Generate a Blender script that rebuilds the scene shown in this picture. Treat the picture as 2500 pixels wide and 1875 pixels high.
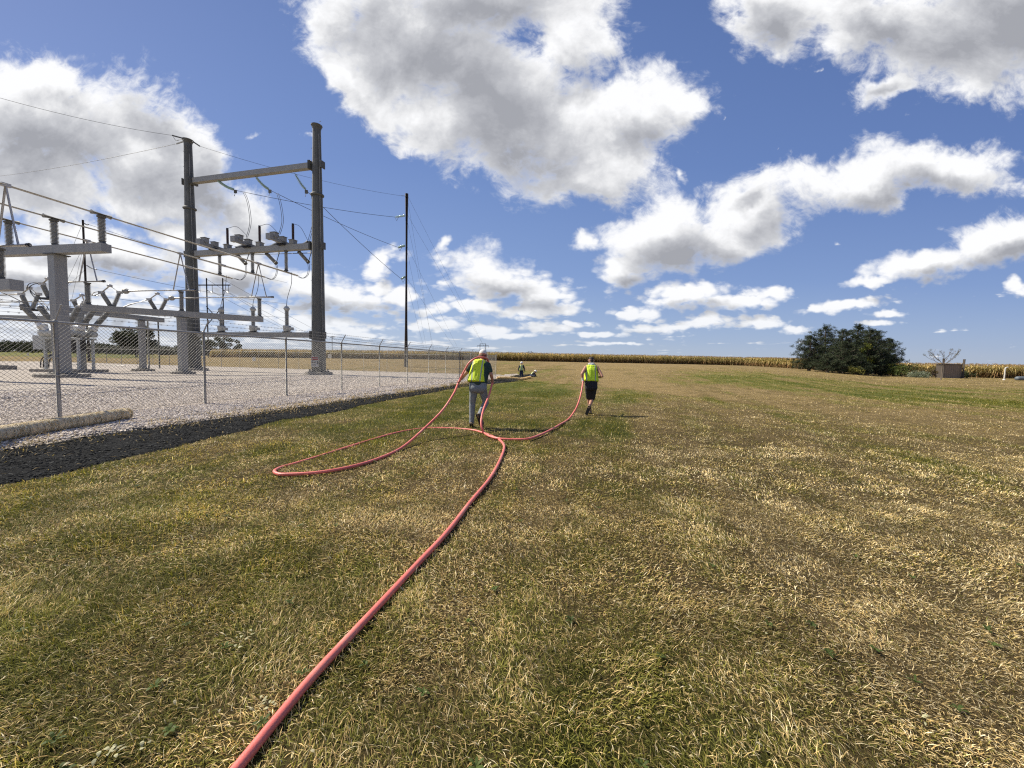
import bpy, math, random
import numpy as np
from mathutils import Vector, Matrix, Euler

for o in list(bpy.data.objects):
    bpy.data.objects.remove(o)
random.seed(7)
RNG = np.random.default_rng(11)
scene = bpy.context.scene
COL = scene.collection

# ---------------------------------------------------------------- camera
CAM_H = 1.6
FOC = 939.0            # focal length in photo pixels (photo 2500 x 1875)
cam_d = bpy.data.cameras.new('camera')
cam_d.sensor_width = 36.0
cam_d.lens = FOC / 2500.0 * 36.0
cam_d.clip_start = 0.05
cam_d.clip_end = 20000.0
cam = bpy.data.objects.new('camera', cam_d)
COL.objects.link(cam)
CAM_M = (Matrix.Translation((0, 0, CAM_H)) @ Matrix.Rotation(math.radians(90 - 3.42), 4, 'X')
         @ Matrix.Rotation(math.radians(1.2), 4, 'Z'))
cam.matrix_world = CAM_M
scene.camera = cam

def ray(px, py):
    d = Vector(((px - 1250.0) / FOC, -(py - 937.5) / FOC, -1.0))
    return (CAM_M.to_3x3() @ d)

def at(px, py, y):
    """world point seen at photo pixel (px, py) lying y metres ahead"""
    d = ray(px, py)
    k = y / d.y
    return Vector((d.x * k, y, CAM_H + d.z * k))

def on_ground(px, py, g=0.0):
    d = ray(px, py)
    k = (g - CAM_H) / d.z
    return Vector((d.x * k, d.y * k, g))

def on_plane(px, py, p0, nrm):
    d = ray(px, py)
    c = Vector((0, 0, CAM_H))
    k = (Vector(p0) - c).dot(nrm) / d.dot(nrm)
    return c + d * k

# ---------------------------------------------------------------- exposure
scene.view_settings.view_transform = 'Standard'
scene.view_settings.look = 'None'
scene.view_settings.gamma = 1.0
scene.view_settings.use_curve_mapping = False
scene.view_settings.exposure = 0.57
scene.cycles.use_denoising = False
scene.cycles.pixel_filter_type = 'BLACKMAN_HARRIS'
scene.cycles.filter_width = 1.2
scene.cycles.max_bounces = 6
scene.cycles.transparent_max_bounces = 8

# ---------------------------------------------------------------- sun
SUN_EL = math.radians(45)
SUN_DIR = Vector((-0.965 * math.cos(SUN_EL), 0.262 * math.cos(SUN_EL), math.sin(SUN_EL))).normalized()
sun_d = bpy.data.lights.new('sun', 'SUN')
sun_d.energy = 5.0
sun_d.angle = math.radians(0.55)
sun_d.color = (1.0, 0.92, 0.77)
sun = bpy.data.objects.new('sun', sun_d)
sun.rotation_euler = SUN_DIR.to_track_quat('Z', 'Y').to_euler()
sun.location = (-40, 10, 60)
COL.objects.link(sun)

# ---------------------------------------------------------------- world: sky with cumulus
world = bpy.data.worlds.new("World")
scene.world = world
world.use_nodes = True

class NT:
    """small helper to write node trees"""
    def __init__(s, nt):
        s.nt = nt
    def n(s, t, **k):
        nd = s.nt.nodes.new(t)
        for a, b in k.items():
            setattr(nd, a, b)
        return nd
    def put(s, sock, v):
        if v is None:
            return
        if hasattr(v, 'is_output'):
            s.nt.links.new(v, sock)
        else:
            sock.default_value = v
    def m(s, op, a, b=None, c=None, clamp=False):
        nd = s.n('ShaderNodeMath', operation=op, use_clamp=clamp)
        s.put(nd.inputs[0], a); s.put(nd.inputs[1], b); s.put(nd.inputs[2], c)
        return nd.outputs[0]
    def v(s, op, a, b=None):
        nd = s.n('ShaderNodeVectorMath', operation=op)
        s.put(nd.inputs[0], a); s.put(nd.inputs[1], b)
        return nd.outputs[1] if op in ('LENGTH', 'DISTANCE', 'DOT_PRODUCT') else nd.outputs[0]
    def xyz(s, x, y, z):
        nd = s.n('ShaderNodeCombineXYZ')
        s.put(nd.inputs[0], x); s.put(nd.inputs[1], y); s.put(nd.inputs[2], z)
        return nd.outputs[0]
    def sep(s, a):
        nd = s.n('ShaderNodeSeparateXYZ')
        s.put(nd.inputs[0], a)
        return nd.outputs
    def noise(s, vec, scale, detail=4, rough=0.5, dist=0.0, dims='3D', color=False):
        nd = s.n('ShaderNodeTexNoise', noise_dimensions=dims)
        s.put(nd.inputs['Vector'], vec)
        nd.inputs['Scale'].default_value = scale
        nd.inputs['Detail'].default_value = detail
        nd.inputs['Roughness'].default_value = rough
        nd.inputs['Distortion'].default_value = dist
        return nd.outputs['Color' if color else 0]
    def voro(s, vec, scale, detail=0, feature='F1', out='Distance', rand=1.0, dims='3D'):
        nd = s.n('ShaderNodeTexVoronoi', feature=feature, voronoi_dimensions=dims)
        s.put(nd.inputs['Vector'], vec)
        nd.inputs['Scale'].default_value = scale
        if 'Detail' in nd.inputs:
            nd.inputs['Detail'].default_value = detail
        nd.inputs['Randomness'].default_value = rand
        return nd.outputs[out]
    def sstep(s, x, lo, hi, a=0.0, b=1.0):
        nd = s.n('ShaderNodeMapRange', interpolation_type='SMOOTHSTEP')
        s.put(nd.inputs[0], x)
        nd.inputs[1].default_value = lo; nd.inputs[2].default_value = hi
        nd.inputs[3].default_value = a; nd.inputs[4].default_value = b
        return nd.outputs[0]
    def lin(s, x, lo, hi, a=0.0, b=1.0):
        nd = s.n('ShaderNodeMapRange')
        s.put(nd.inputs[0], x)
        nd.inputs[1].default_value = lo; nd.inputs[2].default_value = hi
        nd.inputs[3].default_value = a; nd.inputs[4].default_value = b
        return nd.outputs[0]
    def mix(s, f, a, b, blend='MIX'):
        nd = s.n('ShaderNodeMix', data_type='RGBA', blend_type=blend)
        s.put(nd.inputs[0], f); s.put(nd.inputs[6], a); s.put(nd.inputs[7], b)
        return nd.outputs[2]
    def ramp(s, f, stops):
        nd = s.n('ShaderNodeValToRGB')
        s.put(nd.inputs[0], f)
        els = nd.color_ramp.elements
        while len(els) < len(stops):
            els.new(0.5)
        for e, (p, c) in zip(els, stops):
            e.position = p
            e.color = (*c, 1.0)
        return nd.outputs[0]
# each cloud: photo pixel centre, radii, turn (degrees, clockwise in the photo)
CLOUDS = [
    # big cloud over the camera
    (1000, 120, 290, 190, 20), (1200, 230, 330, 215, 35), (1380, 300, 300, 170, 25), (1560, 250, 200, 130, -10),
    (830, 40, 130, 120, 30), (870, 190, 170, 75, 35), (1230, -60, 330, 200, 0), (1010, 290, 190, 90, 35),
    (1400, 80, 130, 120, 20), (1420, 420, 170, 75, 0), (1680, 235, 90, 70, 10),
    # big cloud on the left
    (90, 300, 280, 170, 15), (330, 340, 290, 190, 28), (60, 450, 280, 150, 0), (490, 440, 130, 170, 20),
    (580, 560, 120, 110, 0), (130, 200, 110, 60, 0), (360, 480, 240, 80, 10),
    # lower left
    (250, 610, 300, 70, 5), (60, 640, 200, 60, 0), (560, 660, 190, 60, 10), (820, 720, 210, 62, 5),
    (940, 650, 60, 42, -25), (760, 790, 260, 40, 3), (990, 720, 90, 30, 0), (300, 760, 330, 45, 0),
    # top right
    (2080, 20, 290, 150, 15), (1900, 40, 130, 120, 0), (2330, 90, 280, 180, -15), (2180, 240, 130, 50, -25),
    (2450, 20, 200, 200, 0),
    # right band
    (1610, 590, 190, 120, -15), (1850, 500, 220, 110, -15), (2080, 450, 220, 100, -10), (2330, 420, 260, 85, -12),
    (1530, 660, 100, 60, 0), (1440, 600, 55, 40, 0, .8), (1780, 590, 170, 70, -10),
    # right, lower
    (2250, 655, 190, 48, -10), (2430, 600, 160, 80, -15), (2130, 690, 90, 20, 0), (2490, 715, 45, 28, 0),
    # centre right, low
    (1190, 680, 170, 75, 10), (1310, 720, 130, 60, 0), (1090, 615, 60, 32, -40, .7), (1160, 745, 90, 30, 0),
    (1310, 755, 150, 30, -3), (1680, 725, 150, 42, -5), (1800, 735, 130, 40, -5), (1560, 765, 110, 34, -2), (1880, 712, 60, 25, 0),
    (2060, 740, 150, 24, -4), (2170, 760, 70, 13, 0), (1730, 790, 110, 26, 0), (1850, 785, 100, 22, 0), (1940, 800, 60, 18, 0),
    (1600, 800, 120, 18, 0), (2140, 782, 90, 12, 0, .8), (1330, 800, 130, 20, 0), (1450, 815, 120, 12, 0), (1180, 800, 120, 22, 0),
    # thin scraps: the last number says how thin
    (1695, 350, 44, 50, 20, .34), (1770, 262, 34, 36, 10, .30), (1650, 420, 60, 50, 30, .45), (655, 320, 60, 30, -10, .38), (745, 325, 50, 28, 0, .36),
    (1970, 180, 50, 26, -20, .25), (1920, 365, 50, 30, -10, .3), (545, 250, 34, 20, 0, .36), (2050, 610, 40, 16, 0, .4), (560, 395, 60, 60, 30, .7),
    (100, 800, 260, 22, 2, .9), (480, 815, 180, 20, 2, .9), (740, 790, 120, 26, 0, .9), (880, 745, 130, 24, 3, 1.0), (1060, 755, 90, 20, 0, .9), (1230, 815, 160, 14, 0, .9),
    (1400, 790, 90, 16, 0, .9), (1010, 838, 180, 10, 0, .8), (1500, 838, 160, 8, 0, .8), (930, 700, 90, 30, 0, .9), (300, 700, 200, 30, 2, .9),
    (520, 700, 200, 50, 0, .8), (760, 700, 150, 60, 0, 1.0), (1080, 790, 120, 26, 0, .9), (900, 820, 200, 18, 0, .8), (700, 830, 200, 18, 0, .8),
    (200, 560, 240, 60, 10, .9), (20, 720, 200, 40, 0, .9), (420, 570, 120, 60, 30, .8), (1000, 640, 60, 50, 20, .4),
]

# shaded undersides, away from the sun, in the same form
SHADE = [
    (1050, 130, 290, 120, 25), (1190, 270, 250, 150, 45), (1300, 400, 190, 75, 20), (1570, 330, 130, 55, -15), (1420, 180, 110, 50, -30), (1150, -20, 260, 90, 0),
    (260, 400, 330, 95, 14), (60, 420, 220, 70, 5), (400, 330, 120, 60, 40), (520, 520, 80, 60, 30),
    (250, 640, 260, 34, 4), (820, 752, 190, 26, 4), (560, 690, 140, 28, 5), (60, 690, 180, 26, 0), (280, 790, 260, 20, 2),
    (2150, 60, 150, 60, 30), (2330, 110, 230, 90, -10), (1900, 60, 60, 60, 0), (2170, 250, 80, 20, -25), (2480, 60, 120, 120, 0),
    (1680, 630, 190, 48, -14), (1960, 545, 230, 42, -14), (2250, 470, 240, 42, -12), (1860, 480, 90, 26, -12), (1560, 690, 90, 22, 0),
    (2310, 672, 190, 26, -7), (2470, 620, 70, 34, -12), (1230, 705, 120, 26, 6), (1320, 745, 110, 20, 0), (1690, 748, 130, 16, -4),
    (1800, 760, 120, 14, -4), (1590, 785, 110, 13, 0), (2070, 756, 120, 10, -4), (1170, 765, 80, 12, 0), (1780, 805, 110, 10, 0),
]

def g_of(px, py):
    d = ray(px, py)
    return (d.x / d.y, d.z / d.y)

def build_sky():
    # node group: cloud density for a direction written as (x/y, z/y)
    grp = bpy.data.node_groups.new('cloud_density', 'ShaderNodeTree')
    grp.interface.new_socket('P', in_out='INPUT', socket_type='NodeSocketVector')
    grp.interface.new_socket('D', in_out='OUTPUT', socket_type='NodeSocketFloat')
    grp.interface.new_socket('D0', in_out='OUTPUT', socket_type='NodeSocketFloat')
    grp.interface.new_socket('Pw', in_out='OUTPUT', socket_type='NodeSocketVector')
    g = NT(grp)
    gi = g.n('NodeGroupInput'); go = g.n('NodeGroupOutput')
    P = gi.outputs[0]
    # ragged cloud outlines come from warping the direction first
    w = g.noise(P, 3.4, 5, 0.6, color=True)
    w = g.v('SUBTRACT', w, (0.5, 0.5, 0.5))
    wk = g.sstep(g.sep(P)[1], 0.04, 0.42, 0.22, 1.0)
    w = g.v('MULTIPLY', w, g.xyz(g.m('MULTIPLY', wk, 0.34), g.m('MULTIPLY', wk, 0.24), 0.0))
    Pw = g.v('ADD', P, w)
    Pw0 = Pw
    acc = None
    for ci, cl_ in enumerate(CLOUDS):
        if ci and ci % 10 == 0:      # keeps the shader compiler's working memory small
            z_ = g.m('MULTIPLY', acc, 1e-7)
            Pw = g.v('ADD', Pw, g.xyz(z_, z_, 0.0))
        (cx, cy, rx, ry, rot), amp = cl_[:5], (cl_[5] if len(cl_) > 5 else 1.0)
        gx, gy = g_of(cx, cy)
        mp = g.n('ShaderNodeMapping', vector_type='TEXTURE')
        g.put(mp.inputs[0], Pw)
        mp.inputs[1].default_value = (gx, gy, 0)
        mp.inputs[2].default_value = (0, 0, -math.radians(rot))
        mp.inputs[3].default_value = (rx / FOC, ry / FOC, 1)
        ln = g.v('LENGTH', mp.outputs[0])
        b = g.m('SUBTRACT', amp, ln)
        acc = b if acc is None else g.m('SMOOTH_MAX', acc, b, 0.12)
    acc = g.m('MAXIMUM', acc, -2.0)
    s = g.sep(P)
    # finer, flatter texture towards the horizon
    q1 = g.xyz(g.m('MULTIPLY', s[0], 1.0), g.m('MULTIPLY', s[1], 1.35), 0.0)
    hi = g.noise(q1, 5.0, 8, 0.62, 0.6)
    hi2 = g.noise(q1, 24.0, 6, 0.66, 1.2)
    q2 = g.v('ADD', q1, g.v('MULTIPLY', g.v('SUBTRACT', g.noise(q1, 14, 3, 0.5, color=True), (0.5, 0.5, 0.5)), (0.07, 0.07, 0)))
    vo = g.voro(q2, 11.0, 2)
    n = g.m('MULTIPLY', g.m('SUBTRACT', hi, 0.5), 2.4)
    n = g.m('ADD', n, g.m('MULTIPLY', g.m('SUBTRACT', 0.42, vo), 0.30))
    n = g.m('ADD', n, g.m('MULTIPLY', g.m('SUBTRACT', hi2, 0.5), 0.75))
    lo1 = g.noise(g.xyz(s[0], g.m('MULTIPLY', s[1], 2.6), 3.0), 11.0, 9, 0.62, 0.2)
    nl = g.m('MULTIPLY', g.m('SUBTRACT', lo1, 0.5), 2.2)
    vl = g.voro(g.xyz(g.m('ADD', s[0], g.m('MULTIPLY', g.m('SUBTRACT', lo1, .5), 0.05)), g.m('MULTIPLY', s[1], 1.7), 3.0), 26.0, 1)
    nl = g.m('ADD', nl, g.m('MULTIPLY', g.m('SUBTRACT', 0.42, vl), 0.95))
    k = g.sstep(s[1], 0.10, 0.38)
    nn = g.m('ADD', g.m('MULTIPLY', n, k), g.m('MULTIPLY', nl, g.m('SUBTRACT', 1.0, k)))
    # a thin field of small flat clouds far away, thinning to the right
    pl = g.xyz(g.m('DIVIDE', s[0], g.m('ADD', s[1], 0.03)), g.m('DIVIDE', 1.0, g.m('ADD', s[1], 0.03)), 0.0)
    fl = g.noise(pl, 0.42, 6, 0.6)
    far = g.m('SUBTRACT', fl, g.lin(s[0], -1.3, 0.9, 0.34, 0.60))
    far = g.m('MULTIPLY', far, 3.2)
    far = g.m('SUBTRACT', far, g.sstep(s[1], 0.20, 0.40, 0.0, 2.0))
    far = g.m('SUBTRACT', far, g.sstep(s[1], 0.035, 0.0, 0.0, 0.6))
    d0 = g.m('MAXIMUM', acc, far)
    d = g.m('ADD', d0, g.m('MULTIPLY', nn, 0.62))
    g.put(go.inputs[0], d)
    g.put(go.inputs[1], d0)
    g.put(go.inputs[2], Pw0)

    t = NT(world.node_tree)
    for nd in list(world.node_tree.nodes):
        world.node_tree.nodes.remove(nd)
    tc = t.n('ShaderNodeTexCoord')
    s = t.sep(tc.outputs['Generated'])
    yy = t.m('MAXIMUM', t.m('ABSOLUTE', s[1]), 0.08)
    gx = t.m('DIVIDE', s[0], yy)
    gz = t.m('DIVIDE', s[2], yy)
    # behind the camera the same field is met mirrored and shifted
    back = t.m('LESS_THAN', s[1], 0.0)
    gx = t.m('ADD', gx, t.m('MULTIPLY', back, 0.37))
    P = t.xyz(gx, gz, 0.0)
    def grp_at(v):
        nd = t.n('ShaderNodeGroup'); nd.node_tree = grp
        t.put(nd.inputs[0], v)
        return nd.outputs
    a = grp_at(P)
    z_ = t.m('MULTIPLY', a[0], 1e-7)
    lit = t.v('ADD', t.v('ADD', P, (-0.022, 0.045, 0.0)), t.xyz(z_, z_, 0.0))
    
    b = grp_at(lit)
    D, D0 = a[0], a[1]
    relief = t.m('SUBTRACT', D, b[0])
    alpha = t.sstep(D, -0.06, 0.44)
    # grey where the cloud is deep, white along its sunlit rim and its tops
    soft = t.noise(P, 2.6, 7, 0.60, 0.5)
    sh = None
    Ps = t.v('ADD', a[2], t.xyz(z_, z_, 0.0))
    for ci, (cx, cy, rx, ry, rot) in enumerate(SHADE):
        if ci and ci % 10 == 0:
            zz = t.m('MULTIPLY', sh, 1e-7)
            Ps = t.v('ADD', Ps, t.xyz(zz, zz, 0.0))
        gx0, gy0 = g_of(cx, cy)
        mp = t.n('ShaderNodeMapping', vector_type='TEXTURE')
        t.put(mp.inputs[0], Ps)
        mp.inputs[1].default_value = (gx0, gy0, 0)
        mp.inputs[2].default_value = (0, 0, -math.radians(rot))
        mp.inputs[3].default_value = (rx * 1.25 / FOC, ry * 1.35 / FOC, 1)
        bb = t.m('SUBTRACT', 1.0, t.v('LENGTH', mp.outputs[0]))
        sh = bb if sh is None else t.m('SMOOTH_MAX', sh, bb, 0.25)
    thick = t.sstep(t.m('ADD', sh, t.m('MULTIPLY', t.m('SUBTRACT', soft, 0.5), 2.2)), -0.25, 1.35)
    thick = t.m('ADD', thick, t.m('MULTIPLY', t.sstep(D0, 0.1, 0.9), 0.16))
    thick = t.m('MULTIPLY', thick, t.sstep(D, 0.02, 0.5))
    lowk = t.sstep(gz, 0.15, 0.6)
    macro = t.m('SUBTRACT', D0, b[1])
    thick = t.m('SUBTRACT', thick, t.m('MULTIPLY', macro, t.lin(lowk, 0, 1, 0.40, 0.12)))
    thick = t.m('SUBTRACT', thick, t.m('MULTIPLY', relief, 0.50), None, True)
    cl = t.ramp(thick, [(0.0, (0.88, 0.885, 0.90)), (0.22, (0.74, 0.745, 0.76)), (0.5, (0.54, 0.55, 0.58)), (0.78, (0.42, 0.43, 0.465)), (1.0, (0.335, 0.345, 0.38))])
    sky = t.n('ShaderNodeTexSky', sky_type='NISHITA')
    sky.sun_disc = False
    sky.sun_elevation = SUN_EL
    sky.sun_rotation = math.atan2(SUN_DIR.x, SUN_DIR.y)
    sky.altitude = 200
    sky.air_density = 1.0
    sky.dust_density = 0.6
    sky.ozone_density = 2.0
    grad = t.ramp(t.m('MULTIPLY', gz, 1.0, None, True), [(0.0, (0.42, 0.52, 0.66)), (0.06, (0.33, 0.44, 0.65)),
        (0.22, (0.215, 0.33, 0.61)), (0.5, (0.145, 0.245, 0.53)), (1.0, (0.10, 0.175, 0.42))])
    side = t.ramp(t.lin(gx, -1.5, 1.5), [(0.0, (1.35, 1.22, 1.12)), (0.5, (1.0, 1.0, 1.0)), (1.0, (0.80, 0.82, 0.88))])
    grad = t.mix(1.0, grad, side, 'MULTIPLY')
    nis = t.mix(1.0, sky.outputs[0], (0.10, 0.093, 0.10, 1), 'MULTIPLY')
    hue = t.mix(0.75, nis, grad)
    bg1 = t.n('ShaderNodeBackground'); t.put(bg1.inputs[0], hue); bg1.inputs[1].default_value = 0.74
    # far clouds sink into the pale air at the horizon
    hz = t.sstep(gz, 0.0, 0.2, 0.5, 0.0)
    cl = t.mix(hz, cl, (0.60, 0.66, 0.75, 1))
    bg2 = t.n('ShaderNodeBackground'); t.put(bg2.inputs[0], cl); bg2.inputs[1].default_value = 0.76
    alpha = t.m('MULTIPLY', alpha, t.sstep(gz, 0.0, 0.03))
    mx = t.n('ShaderNodeMixShader')
    t.put(mx.inputs[0], alpha); t.put(mx.inputs[1], bg1.outputs[0]); t.put(mx.inputs[2], bg2.outputs[0])
    out = t.n('ShaderNodeOutputWorld')
    t.put(out.inputs[0], mx.outputs[0])
    world.cycles.sampling_method = 'MANUAL'
    world.cycles.sample_map_resolution = 512

build_sky()
# ---------------------------------------------------------------- helpers
def tag(o, label=None, cat=None, group=None, kind=None):
    if label: o['label'] = label
    if cat: o['category'] = cat
    if group: o['group'] = group
    if kind: o['kind'] = kind
    return o

def empty(name, loc, label=None, cat=None, group=None, rz=0.0):
    o = bpy.data.objects.new(name, None)
    o.empty_display_size = 0.2
    o.location = loc
    o.rotation_euler = (0, 0, rz)
    COL.objects.link(o)
    return tag(o, label, cat, group)

def frame_from(d, up=Vector((0, 0, 1))):
    d = Vector(d).normalized()
    if abs(d.dot(up)) > 0.98:
        up = Vector((1, 0, 0))
    a = d.cross(up).normalized()
    b = a.cross(d).normalized()
    return a, b, d

class MB:
    def __init__(s):
        s.v = []; s.f = []; s.sm = []
    def add(s, vs, fs, smooth=False):
        o = len(s.v)
        s.v += [tuple(v) for v in vs]
        s.f += [tuple(i + o for i in f) for f in fs]
        s.sm += [smooth] * len(fs)
        return s
    def box(s, c, size, ax=None):
        """ax: (x axis, y axis, z axis) unit vectors"""
        if ax is None:
            ax = (Vector((1, 0, 0)), Vector((0, 1, 0)), Vector((0, 0, 1)))
        c = Vector(c)
        h = [k / 2 for k in size]
        vs = [c + ax[0] * (h[0] * i) + ax[1] * (h[1] * j) + ax[2] * (h[2] * k)
              for i in (-1, 1) for j in (-1, 1) for k in (-1, 1)]
        fs = [(0, 1, 3, 2), (4, 6, 7, 5), (0, 4, 5, 1), (2, 3, 7, 6), (0, 2, 6, 4), (1, 5, 7, 3)]
        return s.add(vs, fs)
    def beam(s, p, q, w, h):
        """rectangular bar from p to q, w across, h high"""
        p = Vector(p); q = Vector(q)
        a, b, d = frame_from(q - p)
        return s.box((p + q) / 2, ((q - p).length, w, h), (d, a, b))
    def tube(s, pts, r, n=8, cap=True, smooth=True):
        pts = [Vector(p) for p in pts]
        rs = r if hasattr(r, '__len__') else [r] * len(pts)
        vs = []; fs = []
        a = None
        for i, p in enumerate(pts):
            if i == 0: d = pts[1] - pts[0]
            elif i == len(pts) - 1: d = pts[-1] - pts[-2]
            else: d = (pts[i + 1] - p).normalized() + (p - pts[i - 1]).normalized()
            d = d.normalized() if d.length > 1e-9 else Vector((0, 0, 1))
            if a is None:
                a, b, _ = frame_from(d)
            else:
                a = (a - d * a.dot(d)).normalized()
                b = d.cross(a).normalized()
            for k in range(n):
                t = 2 * math.pi * k / n
                vs.append(p + (a * math.cos(t) + b * math.sin(t)) * rs[i])
        for i in range(len(pts) - 1):
            for k in range(n):
                k2 = (k + 1) % n
                fs.append((i * n + k, i * n + k2, (i + 1) * n + k2, (i + 1) * n + k))
        s.add(vs, fs, smooth)
        if cap:
            s.add(vs[:n], [tuple(range(n))[::-1]])
            s.add(vs[-n:], [tuple(range(n))])
        return s
    def rev(s, base, axis, prof, n=12, smooth=True):
        """prof: (distance along axis, radius)"""
        a, b, d = frame_from(axis)
        base = Vector(base)
        vs = []
        for (h, r) in prof:
            for k in range(n):
                t = 2 * math.pi * k / n
                vs.append(base + d * h + (a * math.cos(t) + b * math.sin(t)) * max(r, 1e-4))
        fs = []
        for i in range(len(prof) - 1):
            for k in range(n):
                k2 = (k + 1) % n
                fs.append((i * n + k, i * n + k2, (i + 1) * n + k2, (i + 1) * n + k))
        s.add(vs, fs, smooth)
        s.add(vs[:n], [tuple(range(n))[::-1]])
        s.add(vs[-n:], [tuple(range(n))])
        return s
    def build(s, name, mat, parent=None, link=True):
        me = bpy.data.meshes.new(name)
        me.from_pydata(s.v, [], s.f)
        me.polygons.foreach_set('use_smooth', s.sm)
        me.materials.append(mat)
        me.update()
        o = bpy.data.objects.new(name, me)
        COL.objects.link(o)
        if parent is not None:
            o.parent = parent
            o.matrix_parent_inverse = Matrix.LocRotScale(parent.location, parent.rotation_euler, None).inverted()
        return o

def np_mesh(name, V, F, mat, cols=None, smooth=False, parent=None):
    """V (n,3), F (m,k) all faces with k corners"""
    me = bpy.data.meshes.new(name)
    n, (m, k) = len(V), F.shape
    me.vertices.add(n); me.vertices.foreach_set('co', V.astype(np.float32).ravel())
    me.loops.add(m * k); me.loops.foreach_set('vertex_index', F.astype(np.int32).ravel())
    me.polygons.add(m)
    me.polygons.foreach_set('loop_start', np.arange(0, m * k, k, dtype=np.int32))
    me.polygons.foreach_set('use_smooth', np.full(m, smooth))
    me.update(calc_edges=True)
    if cols is not None:
        at_ = me.color_attributes.new('tint', 'FLOAT_COLOR', 'POINT')
        c = np.ones((n, 4), np.float32); c[:, :3] = cols
        at_.data.foreach_set('color', c.ravel())
    me.materials.append(mat)
    o = bpy.data.objects.new(name, me)
    COL.objects.link(o)
    if parent is not None:
        o.parent = parent
        o.matrix_parent_inverse = Matrix.LocRotScale(parent.location, parent.rotation_euler, None).inverted()
    return o

def copy_thing(root, delta, label=None, group=None):
    """a copy of a thing and of its parts and sub-parts, moved by delta"""
    r = root.copy(); COL.objects.link(r)
    r.location = root.location + Vector(delta)
    if label: r['label'] = label
    if group: r['group'] = group
    def kids(src, dst):
        for ch in [o for o in bpy.data.objects if o.parent == src]:
            c = ch.copy(); COL.objects.link(c); c.parent = dst
            kids(ch, c)
    kids(root, r)
    return r

# ---------------------------------------------------------------- numpy value noise
def _hash(ix, iy, seed):
    h = (ix * 374761393 + iy * 668265263 + seed * 974634777) & 0xFFFFFFFF
    h = ((h ^ (h >> 13)) * 1274126177) & 0xFFFFFFFF
    return ((h ^ (h >> 16)) & 0xFFFF) / 65535.0

def vnoise(x, y, seed=0):
    x = np.asarray(x, float); y = np.asarray(y, float)
    ix = np.floor(x).astype(np.int64); iy = np.floor(y).astype(np.int64)
    fx = x - ix; fy = y - iy
    fx = fx * fx * (3 - 2 * fx); fy = fy * fy * (3 - 2 * fy)
    a = _hash(ix, iy, seed); b = _hash(ix + 1, iy, seed)
    c = _hash(ix, iy + 1, seed); d = _hash(ix + 1, iy + 1, seed)
    return (a * (1 - fx) + b * fx) * (1 - fy) + (c * (1 - fx) + d * fx) * fy

def fbm(x, y, oct=4, seed=0):
    s = 0; amp = 0.5; tot = 0
    for i in range(oct):
        s = s + amp * vnoise(np.asarray(x) * 2 ** i, np.asarray(y) * 2 ** i, seed + i)
        tot += amp; amp *= 0.55
    return s / tot

def sst(x, a, b):
    t = np.clip((np.asarray(x, float) - a) / (b - a), 0, 1)
    return t * t * (3 - 2 * t)

# ---------------------------------------------------------------- materials
def mat_new(name):
    m = bpy.data.materials.new(name)
    m.use_nodes = True
    nt = m.node_tree
    for nd in list(nt.nodes):
        nt.nodes.remove(nd)
    t = NT(nt)
    out = t.n('ShaderNodeOutputMaterial')
    bs = t.n('ShaderNodeBsdfPrincipled')
    t.put(out.inputs[0], bs.outputs[0])
    return m, t, bs, out

def simple(name, col, rough=0.6, metal=0.0, var=0.25, scale=6.0, bump=0.0, bscale=40.0, spec=0.5, stretch=(1, 1, 1), dirt=None):
    """a colour broken up by noise, with a bump"""
    m, t, bs, out = mat_new(name)
    geo = t.n('ShaderNodeTexCoord').outputs['Object']
    p = t.v('MULTIPLY', geo, stretch)
    n1 = t.noise(p, scale, 6, 0.6)
    n2 = t.noise(p, scale * 7.3, 4, 0.6)
    f = t.m('ADD', t.m('MULTIPLY', t.m('SUBTRACT', n1, 0.5), 2.0 * var), t.m('MULTIPLY', t.m('SUBTRACT', n2, 0.5), 1.2 * var))
    f = t.m('ADD', f, 1.0)
    cc = t.n('ShaderNodeCombineColor')
    for i in range(3):
        t.put(cc.inputs[i], t.m('MULTIPLY', f, col[i]))
    c = cc.outputs[0]
    if dirt:
        c = t.mix(t.sstep(t.noise(p, scale * 0.7, 7, 0.65), 0.52, 0.70), c, (*dirt, 1))
    t.put(bs.inputs['Base Color'], c)
    t.put(bs.inputs['Roughness'], t.m('ADD', t.m('MULTIPLY', t.m('SUBTRACT', n2, 0.5), 0.3), rough, None, True))
    bs.inputs['Metallic'].default_value = metal
    bs.inputs['Specular IOR Level'].default_value = spec
    if bump:
        b = t.n('ShaderNodeBump')
        b.inputs['Strength'].default_value = bump
        b.inputs['Distance'].default_value = 0.02
        t.put(b.inputs['Height'], t.noise(p, bscale, 4, 0.6))
        t.put(bs.inputs['Normal'], b.outputs[0])
    return m

def tint_mat(name, rough=0.7, trans=0.25, extra=None, spec=0.25):
    """leaf or blade material taking its own colour from the mesh"""
    m, t, bs, out = mat_new(name)
    a = t.n('ShaderNodeAttribute', attribute_name='tint')
    c = a.outputs['Color']
    t.put(bs.inputs['Base Color'], c)
    bs.inputs['Roughness'].default_value = rough
    bs.inputs['Specular IOR Level'].default_value = spec
    if trans:
        tr = t.n('ShaderNodeBsdfTranslucent')
        t.put(tr.inputs[0], t.mix(1.0, c, (1.1, 1.15, 0.6, 1), 'MULTIPLY'))
        mx = t.n('ShaderNodeMixShader')
        mx.inputs[0].default_value = trans
        t.put(mx.inputs[1], bs.outputs[0]); t.put(mx.inputs[2], tr.outputs[0])
        t.put(out.inputs[0], mx.outputs[0])
    return m

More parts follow.
